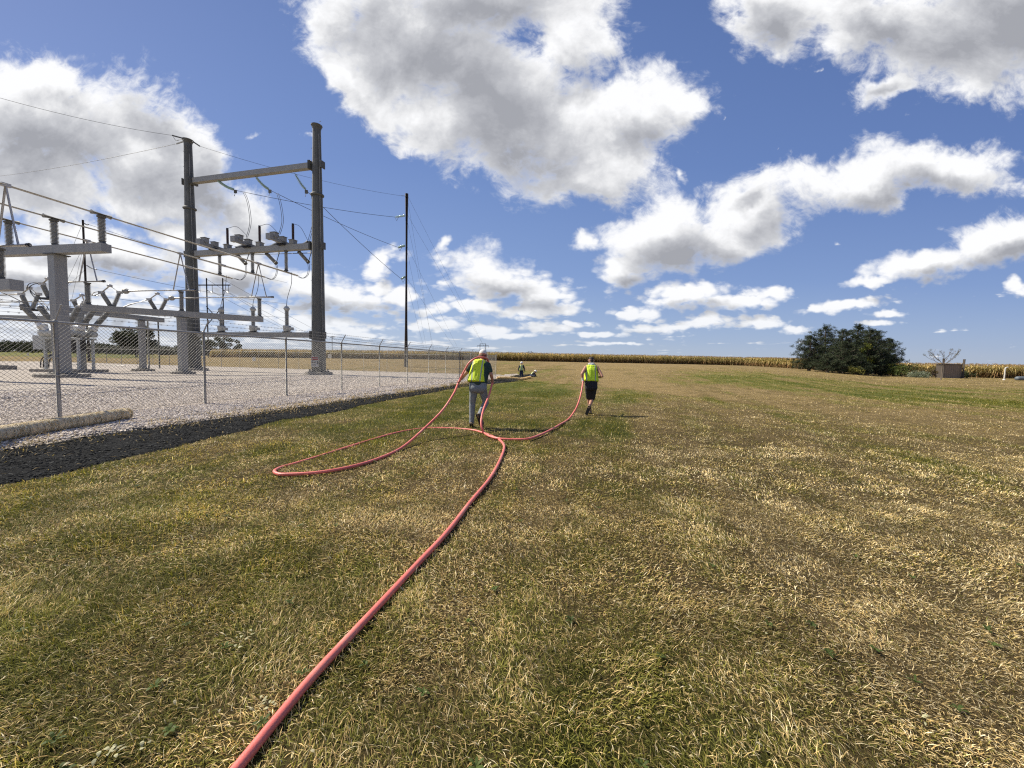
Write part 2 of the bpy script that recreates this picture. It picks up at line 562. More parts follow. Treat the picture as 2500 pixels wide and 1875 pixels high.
M = {}
M['galv'] = simple('galvanized_steel', (0.29, 0.287, 0.27), 0.55, 0.2, 0.22, 3.0, 0.15, 30, stretch=(1, 1, .5))
M['galv_dark'] = simple('weathered_steel', (0.095, 0.096, 0.088), 0.6, 0.15, 0.3, 2.2, 0.2, 25, stretch=(1, 1, .35), dirt=(0.15, 0.15, 0.14))
M['galv_light'] = simple('fence_steel', (0.32, 0.31, 0.285), 0.5, 0.1, 0.2, 9.0)
M['mesh_wire'] = simple('fence_wire', (0.20, 0.195, 0.185), 0.6, 0.1, 0.1, 9.0)
M['alu'] = simple('bus_aluminium', (0.48, 0.465, 0.435), 0.45, 0.15, 0.12, 5.0)
M['porcelain'] = simple('grey_porcelain', (0.30, 0.30, 0.285), 0.3, 0.0, 0.12, 8.0)
M['brown_porcelain'] = simple('brown_porcelain', (0.055, 0.03, 0.028), 0.3, 0.0, 0.1, 8.0)
M['glass_disc'] = simple('glass_discs', (0.35, 0.50, 0.46), 0.15, 0.0, 0.1, 8.0)
M['wire'] = simple('dark_wire', (0.05, 0.05, 0.055), 0.6, 0.3, 0.1, 3.0)
M['black'] = simple('black_metal', (0.025, 0.025, 0.027), 0.55, 0.2, 0.2, 5.0)
M['concrete'] = simple('concrete', (0.24, 0.22, 0.19), 0.9, 0.0, 0.3, 3.0, 0.4, 30)
M['creosote'] = simple('creosoted_wood', (0.028, 0.02, 0.016), 0.85, 0.0, 0.4, 4.0, 0.3, 30, stretch=(1, 1, .1))
M['grey_paint'] = simple('grey_enamel', (0.42, 0.43, 0.41), 0.5, 0.0, 0.12, 3.0)
M['white_paint'] = simple('white_enamel', (0.72, 0.72, 0.69), 0.5, 0.0, 0.08, 3.0)
M['pvc'] = simple('white_plastic', (0.55, 0.53, 0.48), 0.45, 0.0, 0.06, 3.0)
M['grey_pipe'] = simple('grey_plastic_pipe', (0.10, 0.12, 0.14), 0.6, 0.0, 0.15, 2.0)
# ---------------------------------------------------------------- lie of the land
# direction ratio a = x / y; for each: where the bank starts, where the corn edge is, ground height there
A_K  = np.array([-3.0, -1.3, -1.0, -0.70, -0.27, -0.06, 0.05, 0.235, 0.475, 0.60, 0.756, 0.84, 0.96, 1.255, 1.6])
TOE  = np.array([60.0, 57.0, 55.0, 50.0, 43.5, 41.0, 31.5, 27.6, 19.8, 17.0, 14.5, 13.4, 12.0, 9.0, 8.0])
CRN  = np.array([160., 160., 150., 110., 105., 105., 105., 106., 107., 104., 84.0, 76.0, 73.0, 64.0, 62.0])
GC   = np.array([0.0, 0.0, 0.1, 1.0, 1.5, 1.58, 1.62, 1.65, 1.70, 1.66, 1.15, 0.80, 0.42, 0.40, 0.5])

FU = Vector((0.252, 0.968, 0.0)).normalized()      # along the near fence
FV = Vector((-0.968, 0.252, 0.0)).normalized()     # across the yard, to the left
F0 = Vector((-12.35 + 0.26 * 8.6, 8.6, 0.0))       # a point on the near fence line
FCORN = Vector((-2.55, 41.0, 0.0))                 # far corner of the fence

def yard(x, y):
    """(distance along the near fence, distance inside it)"""
    dx = np.asarray(x, float) - F0.x; dy = np.asarray(y, float) - F0.y
    return dx * FU.x + dy * FU.y, dx * FV.x + dy * FV.y

S_END = (FCORN - F0).dot(FU)

def g_nat(x, y):
    x = np.asarray(x, float); y = np.asarray(y, float)
    yy = np.maximum(y, 1.0)
    a = np.clip(x / yy, -3, 1.6)
    toe = np.interp(a, A_K, TOE); crn = np.interp(a, A_K, CRN); gc = np.interp(a, A_K, GC)
    s = np.clip((yy - toe) / (crn - toe), 0, 1)
    g = gc * (1 - (1 - s) ** 1.7)
    d = (yy - toe) / np.sqrt(1 + a * a * 0.7)
    g = g - 0.10 * np.exp(-(d / 1.6) ** 2) * sst(a, -0.15, 0.1)
    g = g + 0.05 * (fbm(x * 0.22, y * 0.22, 3, 5) - 0.5) * sst(yy, 3, 14) + 0.03 * (fbm(x * 0.9, y * 0.9, 3, 9) - 0.5)
    return g

def pad_h(x, y):
    """top of the gravel pad"""
    return 0.11 - 0.12 * sst(y, 18, 42) + 0.02 * (fbm(np.asarray(x) * 0.5, np.asarray(y) * 0.5, 3, 21) - 0.5)

def pad_mask(x, y):
    """1 inside the gravel, 0 outside; falls over the bank"""
    s, t = yard(x, y)
    wob = 0.30 * (fbm(np.asarray(x) * 1.1, np.asarray(y) * 1.1, 5, 31) - 0.5) * 2
    edge = -2.55 + 0.35 * sst(s, 8, 30) + wob
    m = sst(t, edge - 0.35, edge + 0.35)
    m = m * (1 - sst(s, S_END + 0.9 + wob, S_END + 1.9 + wob))
    return m

def ground_h(x, y):
    """whatever is on top, pad or lawn"""
    m = pad_mask(x, y)
    g = g_nat(x, y)
    return g * (1 - m) + pad_h(x, y) * m

def gh(x, y):
    return float(ground_h(np.array([x]), np.array([y]))[0])

# strip of dark mulch, between lawn and gravel: edges as photo pixels on the ground
STRIP_LO = [(-420, 1330), (0, 1188), (126, 1166), (253, 1131), (380, 1100), (538, 1065), (700, 1024), (835, 1003), (944, 978), (1052, 959), (1107, 948), (1160, 941), (1235, 934)]
_lo = np.array([tuple(on_ground(px, py, 0.02))[:2] for px, py in STRIP_LO])
_s, _t = yard(_lo[:, 0], _lo[:, 1])
_i = np.argsort(_s); LO_S = _s[_i]; LO_T = _t[_i]
def strip_mask(x, y):
    s, t = yard(x, y)
    wob = 0.20 * (fbm(np.asarray(x) * 1.6, np.asarray(y) * 1.6, 5, 41) - 0.5) * 2
    lo = np.interp(s, LO_S, LO_T)
    m = sst(t, lo - 0.06 + wob, lo + 0.10 + wob)
    return m * (1 - sst(s, S_END - 2, S_END + 1.5))

# ---- how green the grass is: 1 green, 0 dry straw
def green(x, y):
    x = np.asarray(x, float); y = np.asarray(y, float)
    yy = np.maximum(y, 0.5)
    n = fbm(x * 0.42, y * 0.42, 5, 51)
    n2 = fbm(x * 1.9, y * 1.9, 4, 61)
    # mowing tracks run the way the men walk
    tr = fbm((x - 0.28 * y) * 1.3 + 0.35 * vnoise(x * .3, y * .3, 3), y * 0.10, 3, 71)
    b = 0.52 + 1.0 * (n - 0.5) + 0.9 * (n2 - 0.5) + 1.25 * (tr - 0.5)
    s, t = yard(x, y)
    b = b + 0.30 * np.exp(-((t + 4.4) / 1.2) ** 2) * sst(yy, 6, 9)            # lush by the mulch
    b = b + 0.34 * np.exp(-((x - 0.2) / 4.5) ** 2) * sst(yy, 5, 11)
    b = b - 0.42 * sst(x - 0.10 * yy, -0.4, 3.2) * (1 - 0.5 * sst(yy, 12, 17))
    b = b - 0.10 * sst(x + 0.6 * yy, 1.5, 4)* (1 - sst(yy, 3, 8))
    a = x / yy
    toe = np.interp(a, A_K, TOE); crn = np.interp(a, A_K, CRN)
    q = (yy - toe) / (crn - toe)
    b = b - 0.62 * sst(q, -0.012, 0.02) * (1 - sst(q, 0.03, 0.12) * sst(a, 0.25, 0.6) * 0.95)
    b = b - 0.30 * sst(q, 0.30, 0.5) * sst(a, 0.2, .5)
    b = b + 0.62 * np.exp(-((q - 0.16) / 0.12) ** 2) * sst(a, 0.22, 0.6) + 0.30 * np.exp(-((q - 0.33) / 0.05) ** 2) * sst(a, 0.5, 0.8)
    b = b + 0.9 * sst(-a, 0.80, 1.0) * sst(yy, 95, 120)
    return np.clip(b, 0, 1)

C_STRAW = np.array([0.70, 0.535, 0.255]); C_PALE = np.array([0.92, 0.80, 0.54])
C_GREEN = np.array([0.255, 0.232, 0.042]); C_DEEP = np.array([0.110, 0.118, 0.028]); C_BROWN = np.array([0.40, 0.265, 0.10])

def lerp(a, b, t):
    t = np.asarray(t)[..., None]
    return a * (1 - t) + b * t

def grass_cols(x, y, n):
    gr = green(x, y)
    r = RNG.random(n); r2 = RNG.random(n)
    dry = r > (0.12 + 0.80 * gr)
    cg = lerp(C_GREEN, C_DEEP, r2 ** 1.5)
    cg = lerp(cg, np.array([0.22, 0.22, 0.06]), (1 - gr) * 0.55 * RNG.random(n))
    cd = lerp(C_STRAW, C_BROWN, r2 * (1 - .35 * sst(x, 0.0, 3.5)))
    pale = RNG.random(n) < 0.20 + 0.32 * sst(x, 0.0, 3.5)
    cd = np.where(pale[:, None], lerp(C_STRAW, C_PALE, r2), cd)
    c = np.where(dry[:, None], cd, cg)
    # tufts differ in tone as a whole
    tuft = 0.76 + 0.58 * sst(fbm(x * 3.2, y * 3.2, 4, 171), 0.25, 0.75)
    tuft = tuft * (0.86 + 0.34 * fbm(x * 0.9, y * 0.9, 3, 181))
    return c * (0.70 + 0.6 * RNG.random(n))[:, None] * tuft[:, None]

# ---------------------------------------------------------------- ground sheets
def polar_grid(rads, angs):
    R, A = np.meshgrid(rads, angs, indexing='ij')
    X = R * np.sin(A); Y = R * np.cos(A)
    nr, na = R.shape
    i = np.arange(nr - 1)[:, None] * na + np.arange(na - 1)[None, :]
    F = np.stack([i, i + 1, i + 1 + na, i + na], -1).reshape(-1, 4)
    return X.ravel(), Y.ravel(), F[:, ::-1]

def ground_material():
    m, t, bs, out = mat_new('lawn_soil_and_thatch')
    a = t.n('ShaderNodeAttribute', attribute_name='tint').outputs['Color']
    s = t.sep(t.v('MULTIPLY', a, (1, 1, 1)))
    pos = t.n('ShaderNodeNewGeometry').outputs['Position']
    dist = t.v('LENGTH', pos)
    n1 = t.noise(pos, 9.0, 8, 0.7)
    n2 = t.noise(pos, 60.0, 5, 0.7)
    n3 = t.noise(t.v('MULTIPLY', pos, (1.0, .45, 1.0)), 2.2, 9, 0.72)
    gr = s[0]
    sw = t.noise(t.v('MULTIPLY', pos, (0.16, 0.9, 1.0)), 1.0, 8, 0.68)
    f = t.m('ADD', gr, t.m('MULTIPLY', t.m('SUBTRACT', n1, 0.5), 0.9))
    f = t.m('ADD', f, t.m('MULTIPLY', t.m('SUBTRACT', n3, 0.5), 0.9))
    f = t.m('ADD', f, t.m('MULTIPLY', t.m('SUBTRACT', sw, 0.5), 1.1), None, True)
    col = t.ramp(f, [(0.0, (0.275, 0.200, 0.092)), (0.20, (0.170, 0.124, 0.052)), (0.42, (0.235, 0.185, 0.072)), (0.62, (0.170, 0.157, 0.042)), (1.0, (0.095, 0.115, 0.022))])
    tone = t.m('ADD', 0.55, t.m('MULTIPLY', t.noise(t.v('MULTIPLY', pos, (0.5, 2.2, 1.0)), 1.7, 8, 0.75), 0.75))
    tc_ = t.n('ShaderNodeCombineColor')
    for i in range(3): t.put(tc_.inputs[i], tone)
    col = t.mix(1.0, col, tc_.outputs[0], 'MULTIPLY')
    # soil and thatch get darker towards the camera
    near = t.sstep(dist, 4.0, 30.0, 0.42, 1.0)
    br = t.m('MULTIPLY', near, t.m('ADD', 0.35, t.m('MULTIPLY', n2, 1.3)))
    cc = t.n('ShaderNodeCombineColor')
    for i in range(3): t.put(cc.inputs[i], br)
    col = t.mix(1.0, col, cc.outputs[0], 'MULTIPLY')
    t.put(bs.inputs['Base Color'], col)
    bs.inputs['Roughness'].default_value = 0.95
    bs.inputs['Specular IOR Level'].default_value = 0.1
    b = t.n('ShaderNodeBump'); b.inputs['Strength'].default_value = 0.9; b.inputs['Distance'].default_value = 0.05
    t.put(b.inputs['Height'], t.m('ADD', n2, t.m('MULTIPLY', n1, 2.0)))
    t.put(bs.inputs['Normal'], b.outputs[0])
    return m

def gravel_material():
    m, t, bs, out = mat_new('limestone_gravel')
    pos = t.n('ShaderNodeNewGeometry').outputs['Position']
    wp = t.v('ADD', pos, t.v('MULTIPLY', t.noise(pos, 20, 2, 0.5, color=True), (0.02, 0.02, 0.0)))
    cell = t.voro(wp, 22.0, 0, out='Color')
    cd = t.voro(wp, 22.0, 0)
    cell2 = t.voro(wp, 9.0, 0, out='Color')
    n = t.noise(pos, 1.3, 8, 0.65)
    s = t.sep(cell); s2 = t.sep(cell2)
    f = t.m('ADD', t.m('MULTIPLY', s[0], 0.55), t.m('MULTIPLY', s2[1], 0.30))
    f = t.m('ADD', f, t.m('MULTIPLY', n, 0.25))
    col = t.ramp(f, [(0.0, (0.15, 0.12, 0.095)), (0.3, (0.37, 0.315, 0.265)), (0.6, (0.58, 0.505, 0.43)), (1.0, (0.82, 0.735, 0.64))])
    gap = t.sstep(cd, 0.40, 0.62, 1.0, 0.45)
    cc = t.n('ShaderNodeCombineColor')
    for i in range(3): t.put(cc.inputs[i], gap)
    col = t.mix(1.0, col, cc.outputs[0], 'MULTIPLY')
    t.put(bs.inputs['Base Color'], col)
    bs.inputs['Roughness'].default_value = 0.9
    b = t.n('ShaderNodeBump'); b.inputs['Strength'].default_value = 1.0; b.inputs['Distance'].default_value = 0.04
    t.put(b.inputs['Height'], t.m('SUBTRACT', 1.0, cd))
    t.put(bs.inputs['Normal'], b.outputs[0])
    return m

def mulch_material():
    m, t, bs, out = mat_new('dark_mulch')
    pos = t.n('ShaderNodeNewGeometry').outputs['Position']
    n = t.noise(pos, 30.0, 8, 0.72)
    n2 = t.noise(pos, 3.0, 5, 0.6)
    col = t.ramp(t.m('ADD', t.m('MULTIPLY', n, 0.75), t.m('MULTIPLY', n2, 0.3)), [(0.36, (0.006, 0.006, 0.006)), (0.56, (0.022, 0.023, 0.024)), (0.74, (0.045, 0.045, 0.044)), (0.92, (0.08, 0.075, 0.06))])
    t.put(bs.inputs['Base Color'], col)
    bs.inputs['Roughness'].default_value = 1.0
    bs.inputs['Specular IOR Level'].default_value = 0.08
    b = t.n('ShaderNodeBump'); b.inputs['Strength'].default_value = 1.0; b.inputs['Distance'].default_value = 0.05
    t.put(b.inputs['Height'], n)
    t.put(bs.inputs['Normal'], b.outputs[0])
    return m

def build_ground():
    rads = np.concatenate([[0.02], np.geomspace(0.5, 220, 330), np.geomspace(230, 9000, 40)])
    angs = np.concatenate([np.linspace(-math.pi, -1.2, 30)[:-1], np.linspace(-1.2, 1.2, 300), np.linspace(1.2, math.pi, 30)[1:]])
    X, Y, F = polar_grid(rads, angs)
    m = pad_mask(X, Y)
    Z = g_nat(X, Y)
    # the soil dips under the gravel and the mulch so the sheets never touch
    sm = strip_mask(X, Y)
    s_, t_ = yard(X, Y)
    near_yard = (np.abs(s_) < 200)
    Z = np.where(m > 0.02, Z * (1 - m) + (pad_h(X, Y) - 0.06) * m, Z)
    gr = green(X, Y)
    cols = np.stack([gr, gr, gr], -1)
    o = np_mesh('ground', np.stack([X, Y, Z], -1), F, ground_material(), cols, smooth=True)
    tag(o, kind='structure')
    # gravel pad
    s = np.concatenate([np.linspace(-45, -6, 60)[:-1], np.linspace(-6, S_END + 2.4, 260)])
    tt = np.concatenate([np.linspace(-3.8, 1.0, 60)[:-1], np.linspace(1.0, 75, 120)])
    S, T = np.meshgrid(s, tt, indexing='ij')
    X = F0.x + S * FU.x + T * FV.x; Y = F0.y + S * FU.y + T * FV.y
    m = pad_mask(X, Y)
    Z = g_nat(X, Y) * (1 - m) + pad_h(X, Y) * m - 0.05 * (1 - sst(m, 0.02, 0.35))
    ns, ntt = S.shape
    i = np.arange(ns - 1)[:, None] * ntt + np.arange(ntt - 1)[None, :]
    F = np.stack([i, i + 1, i + 1 + ntt, i + ntt], -1).reshape(-1, 4)
    keep = (m.ravel()[F] > 0.005).any(1)
    V = np.stack([X.ravel(), Y.ravel(), Z.ravel()], -1)
    o = np_mesh('gravel_pad', V, F[keep], gravel_material(), smooth=True)
    tag(o, kind='structure')
    # mulch
    s = np.linspace(-14, S_END + 2, 420)
    u = np.linspace(-0.35, 1.3, 34)
    S, U = np.meshgrid(s, u, indexing='ij')
    lo = np.interp(S, LO_S, LO_T)
    hi = -2.5 + 0.35 * sst(S, 8, 30)
    T = lo + (hi - lo) * U
    X = F0.x + S * FU.x + T * FV.x; Y = F0.y + S * FU.y + T * FV.y
    sm = strip_mask(X, Y); pm = pad_mask(X, Y)
    Z = ground_h(X, Y) + 0.022 * sm + 0.03 * (fbm(X * 4.5, Y * 4.5, 5, 81) - 0.5) * sm - 0.05 * (1 - sm) - 0.09 * sst(pm, 0.12, 0.75)
    ns, ntt = S.shape
    i = np.arange(ns - 1)[:, None] * ntt + np.arange(ntt - 1)[None, :]
    F = np.stack([i, i + 1, i + 1 + ntt, i + ntt], -1).reshape(-1, 4)
    o = np_mesh('mulch_strip', np.stack([X.ravel(), Y.ravel(), Z.ravel()], -1), F, mulch_material(), smooth=True)
    tag(o, kind='structure')

build_ground()

# ---------------------------------------------------------------- grass blades
def blades(x, y, z, h, w, lean, cols, seg=2):
    """one curved blade per point; seg 2 -> 5 vertices, 3 triangles; seg 1 -> one triangle"""
    n = len(x)
    # neighbouring blades lean much the same way
    a = 7.0 * fbm(x * 1.6, y * 1.6, 3, 97) + RNG.normal(0, 1.1, n)
    b = a + np.pi / 2 + (RNG.random(n) - .5) * 1.6
    dx, dy = np.cos(a), np.sin(a)
    wx, wy = np.cos(b) * w * .5, np.sin(b) * w * .5
    P = np.stack([x, y, z], -1)
    sl, cl = np.sin(lean), np.cos(lean)
    if seg == 1:
        tip = P + np.stack([dx * sl * h, dy * sl * h, cl * h], -1)
        W = np.stack([wx, wy, 0 * wx], -1)
        V = np.stack([P - W, P + W, tip], 1).reshape(-1, 3)
        F = np.arange(3 * n).reshape(n, 3)
        C = np.repeat(cols, 3, 0)
        return V, F, C
    l1 = lean * 0.82; l2 = np.minimum(lean * 1.18, 1.62)
    m1 = P + np.stack([dx * np.sin(l1) * h * .5, dy * np.sin(l1) * h * .5, np.cos(l1) * h * .5], -1)
    tip = m1 + np.stack([dx * np.sin(l2) * h * .5, dy * np.sin(l2) * h * .5, np.cos(l2) * h * .5], -1)
    W = np.stack([wx, wy, 0 * wx], -1)
    V = np.stack([P - W * .8, P + W * .8, m1 - W, m1 + W, tip], 1).reshape(-1, 3)
    k = np.arange(n)[:, None] * 5
    F = np.concatenate([k + np.array([0, 1, 3]), k + np.array([0, 3, 2]), k + np.array([2, 3, 4])], 0)
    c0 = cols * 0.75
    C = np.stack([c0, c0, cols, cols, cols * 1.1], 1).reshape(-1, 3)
    return V, F, C

def scatter_zone(y0, y1, dens, xmax=1.42, ypad=0.0):
    """random points in the part of the lawn between two distances, a little wider than the view"""
    x0 = xmax * y1 + 1.0
    n = int((2 * x0) * (y1 - y0) * dens)
    x = (RNG.random(n) * 2 - 1) * x0
    y = y0 + RNG.random(n) * (y1 - y0)
    k = np.abs(x) < xmax * y + 1.0
    return x[k], y[k]

def build_grass():
    Vs, Fs, Cs = [], [], []
    off = 0
    zones = [  # y0, y1, density, height, width, segments
        (0.9, 2.6, 13000, 0.046, 0.0030, 2),
        (2.6, 4.5, 7500, 0.047, 0.0041, 2),
        (4.5, 7.5, 2500, 0.052, 0.0070, 2),
        (7.5, 12.0, 950, 0.060, 0.012, 1),
        (12.0, 20.0, 360, 0.062, 0.020, 1),
        (20.0, 34.0, 70, 0.070, 0.034, 1),
        (34.0, 62.0, 16, 0.085, 0.075, 1),
    ]
    for (y0, y1, dens, h, w, seg) in zones:
        x, y = scatter_zone(y0, y1, dens)
        s, t = yard(x, y)
        sm = strip_mask(x, y); pm = pad_mask(x, y)
        k = (t < 4) & (sm < 0.25 + 0.5 * (RNG.random(len(x)) ** 6)) & (pm < 0.2)
        k |= (s > S_END + 1.5) & (pm < 0.2)
        # clumps
        cl = fbm(x * 6.0, y * 6.0, 3, 91)
        k &= (RNG.random(len(x)) < 0.35 + 1.3 * (cl - 0.15))
        x, y = x[k], y[k]
        n = len(x)
        z = ground_h(x, y) - 0.004
        gr = green(x, y)
        hh = h * (0.45 + 0.9 * RNG.random(n)) * (0.72 + 0.5 * gr) * (0.8 + 0.5 * fbm(x * 3, y * 3, 3, 95))
        ww = w * (0.6 + 0.8 * RNG.random(n))
        lean = np.clip(np.abs(RNG.normal(0.75, 0.42, n)) + 0.35 * (1 - gr), 0.05, 1.5)
        flatb = RNG.random(n) < 0.28
        lean = np.where(flatb, 1.15 + .3 * RNG.random(n), lean); z = z + np.where(flatb, hh * .35 * RNG.random(n), 0)
        cols = grass_cols(x, y, n)
        if y0 >= 7.5:       # a far blade stands for several, so its colour evens out
            k_ = 0.25 if y0 < 12 else (0.5 if y0 < 20 else 0.72)
            mean = lerp(C_STRAW * .72, C_GREEN * .8, gr)
            cols = cols * (1 - k_) + mean * k_
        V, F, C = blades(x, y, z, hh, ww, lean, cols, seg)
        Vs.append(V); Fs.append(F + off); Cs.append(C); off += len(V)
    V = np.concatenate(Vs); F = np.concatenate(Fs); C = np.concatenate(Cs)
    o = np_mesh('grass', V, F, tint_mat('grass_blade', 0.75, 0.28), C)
    tag(o, kind='stuff')
    print('GRASS', len(V), len(F))

build_grass()

def build_litter():
    """broad-leaved weeds and pale torn leaves lying in the lawn"""
    V = []; F = []; C = []
    def leaf(x, y, z, ln, wd, az, tilt, col):
        o = len(V)
        d = np.array([math.cos(az), math.sin(az), 0]); s_ = np.array([-math.sin(az), math.cos(az), 0])
        up = np.array([0, 0, 1.0])
        pr = [(0, .15, 0), (.3, .8, .10), (.6, 1, .12), (.85, .6, .06), (1, .05, 0)]
        p0 = np.array([x, y, z])
        for (a, b, c) in pr:
            ctr = p0 + d * ln * a * math.cos(tilt) + up * ln * (a * math.sin(tilt) + c)
            for sg in (-1, 1):
                V.append(ctr + s_ * wd * .5 * b * sg + up * 0.15 * wd * b)
                C.append(col * random.uniform(.85, 1.1))
        for i in range(4):
            F.append((o + 2 * i, o + 2 * i + 1, o + 2 * i + 3, o + 2 * i + 2))
    for i in range(260):
        y = 0.9 + 9 * random.random() ** 1.4
        x = random.uniform(-1.4, 1.4) * y
        s, t = yard(x, y)
        if t > -4.6: continue
        z = gh(x, y) + 0.012
        kind = random.random()
        if kind < 0.45:
            n = random.randint(4, 7); a0 = random.random() * 6
            col = np.array([0.07, 0.10, 0.022]) * random.uniform(.7, 1.3)
            for k in range(n):
                leaf(x, y, z + .006, random.uniform(.02, .045), random.uniform(.010, .018), a0 + k * 6.28 / n, random.uniform(.1, .7), col)
        else:
            col = random.choice([np.array([.45, .38, .20]), np.array([.34, .27, .12]), np.array([.42, .38, .24])])
            leaf(x, y, z + .02, random.uniform(.012, .032), random.uniform(.006, .014), random.random() * 6, random.uniform(-.2, .4), col)
    # groups of pale leaves seen near the hose and at the bottom left
    for (px, py, n) in [(590, 1555, 3), (618, 1548, 3), (588, 1580, 4), (650, 1715, 4), (672, 1728, 4), (640, 1725, 3), (255, 1850, 5), (290, 1835, 4), (240, 1870, 4), (360, 1820, 3), (1870, 1545, 2), (2265, 1765, 3), (1605, 1395, 2), (300, 1215, 3)]:
        p = on_ground(px, py, 0.03)
        for k in range(n):
            leaf(p.x + random.gauss(0, .018), p.y + random.gauss(0, .02), gh(p.x, p.y) + .038, random.uniform(.014, .030), random.uniform(.008, .016), random.random() * 6, random.uniform(-.1, .7), np.array([.52, .50, .30]) * random.uniform(.6, 1.1))
    o = np_mesh('ground_cover_weeds', np.array(V), np.array(F), tint_mat('weed_leaf', 0.6, 0.3), np.array(C))
    tag(o, kind='stuff')
build_litter()

# ---------------------------------------------------------------- loose stones
ICO_T = (1 + 5 ** .5) / 2
ICO = np.array([(-1, ICO_T, 0), (1, ICO_T, 0), (-1, -ICO_T, 0), (1, -ICO_T, 0), (0, -1, ICO_T), (0, 1, ICO_T), (0, -1, -ICO_T), (0, 1, -ICO_T), (ICO_T, 0, -1), (ICO_T, 0, 1), (-ICO_T, 0, -1), (-ICO_T, 0, 1)]) / 1.9
ICF = np.array([(0, 11, 5), (0, 5, 1), (0, 1, 7), (0, 7, 10), (0, 10, 11), (1, 5, 9), (5, 11, 4), (11, 10, 2), (10, 7, 6), (7, 1, 8), (3, 9, 4), (3, 4, 2), (3, 2, 6), (3, 6, 8), (3, 8, 9), (4, 9, 5), (2, 4, 11), (6, 2, 10), (8, 6, 7), (9, 8, 1)])
def lumps(x, y, r, z, cols, name, mat, flat=(0.5, 0.3), long=(0.8, .6)):
    n = len(x)
    j = 1 + 0.35 * (RNG.random((n, 12, 1)) - .5)
    sc = np.stack([r * (long[0] + long[1] * RNG.random(n)), r * (0.7 + .4 * RNG.random(n)), r * (flat[0] + flat[1] * RNG.random(n))], -1)
    L = ICO[None] * j * sc[:, None, :]
    a = RNG.random(n) * 6.28
    ca, sa = np.cos(a)[:, None], np.sin(a)[:, None]
    V = np.stack([L[..., 0] * ca - L[..., 1] * sa + x[:, None], L[..., 0] * sa + L[..., 1] * ca + y[:, None], L[..., 2] + L[..., 0] * (RNG.random(n)[:, None] - .5) * .5 + z[:, None]], -1).reshape(-1, 3)
    F = (ICF[None] + (np.arange(n) * 12)[:, None, None]).reshape(-1, 3)
    o = np_mesh(name, V, F, mat, np.repeat(cols, 12, 0))
    tag(o, kind='stuff')
    return o

def yard_points(zones):
    xs, ys, rr = [], [], []
    for (s0, s1, t0, t1, dens, r) in zones:
        n = int((s1 - s0) * (t1 - t0) * dens)
        s = s0 + RNG.random(n) * (s1 - s0); tt = t0 + RNG.random(n) * (t1 - t0)
        xs.append(F0.x + s * FU.x + tt * FV.x); ys.append(F0.y + s * FU.y + tt * FV.y); rr.append(np.full(n, r))
    return np.concatenate(xs), np.concatenate(ys), np.concatenate(rr)

def build_stones():
    x, y, r = yard_points([(-7, 6, -3.4, 3.0, 620, .018), (6, 16, -3.4, 2.5, 330, .022), (-7, 10, 3.0, 9.0, 150, .027), (16, 30, -3.4, 3, 80, .032), (10, 22, 2.5, 12, 60, .034)])
    pm = pad_mask(x, y)
    k = (pm > 0.30 + .3 * RNG.random(len(x))) & (y > 1.0)
    # a few stones have rolled out onto the mulch
    k |= (pm > 0.0) & (RNG.random(len(x)) < .03) & (y > 1)
    x, y, r = x[k], y[k], r[k]
    n = len(x)
    r = r * (0.55 + 0.8 * RNG.random(n))
    v = RNG.random(n)
    c = lerp(np.array([0.33, 0.275, 0.225]), np.array([0.84, 0.75, 0.65]), v)
    c = np.where((RNG.random(n) < .12)[:, None], c * np.array([.5, .47, .45]), c)
    lumps(x, y, r, ground_h(x, y) + r * .15, c, 'gravel_stones', tint_mat('stone', 0.85, 0.0))
    print('STONES', n)

def build_chips():
    """dark broken mulch on the strip, with straw lying on it"""
    x, y, r = yard_points([(-8, 6, -7.2, -2.0, 800, .010), (6, 18, -5.5, -2.0, 420, .014), (18, 34, -4.6, -2, 110, .024)])
    k = (strip_mask(x, y) > .3 + .5 * RNG.random(len(x))) & (pad_mask(x, y) < .5) & (y > 1.0)
    k &= RNG.random(len(x)) < .2 + 1.2 * fbm(x * 3, y * 3, 3, 131)
    x, y, r = x[k], y[k], r[k]; n = len(x)
    r = r * (.4 + 1.2 * RNG.random(n) ** 1.5)
    v = RNG.random(n) ** 2.2
    c = lerp(np.array([.014, .015, .016]), np.array([.095, .095, .088]), v)
    lumps(x, y, r, ground_h(x, y) + .025 + r * .1, c, 'mulch_chips', tint_mat('mulch_chip', 1.0, 0.0, spec=.05), (.35, .3), (1.0, 1.2))
    # dead grass along the gravel's edge and strewn over the mulch
    x, y, r = yard_points([(-8, 20, -7.0, -1.6, 70, 1), (-8, 20, -3.6, -1.9, 330, 1), (20, 38, -3.8, -1.6, 120, 1)])
    s, t = yard(x, y)
    e = np.exp(-((t + 2.55 - .3 * sst(s, 8, 30) + .30 * (fbm(x * 1.1, y * 1.1, 5, 31) - .5) * -2) / .28) ** 2)
    k = (y > 1) & (strip_mask(x, y) > .2) & (RNG.random(len(x)) < .10 + .9 * e * (fbm(x * 2, y * 2, 3, 141) > .45))
    x, y = x[k], y[k]; n = len(x)
    c = lerp(C_STRAW, C_BROWN, RNG.random(n)) * (.6 + .5 * RNG.random(n))[:, None]
    V, F, C = blades(x, y, ground_h(x, y) + .02, .05 + .07 * RNG.random(n), .004 + .004 * RNG.random(n) + .0004 * y, np.clip(RNG.normal(1.1, .3, n), .3, 1.5), c, 2)
    tag(np_mesh('dead_grass', V, F, bpy.data.materials['grass_blade'], C), kind='stuff')
build_stones()
build_chips()
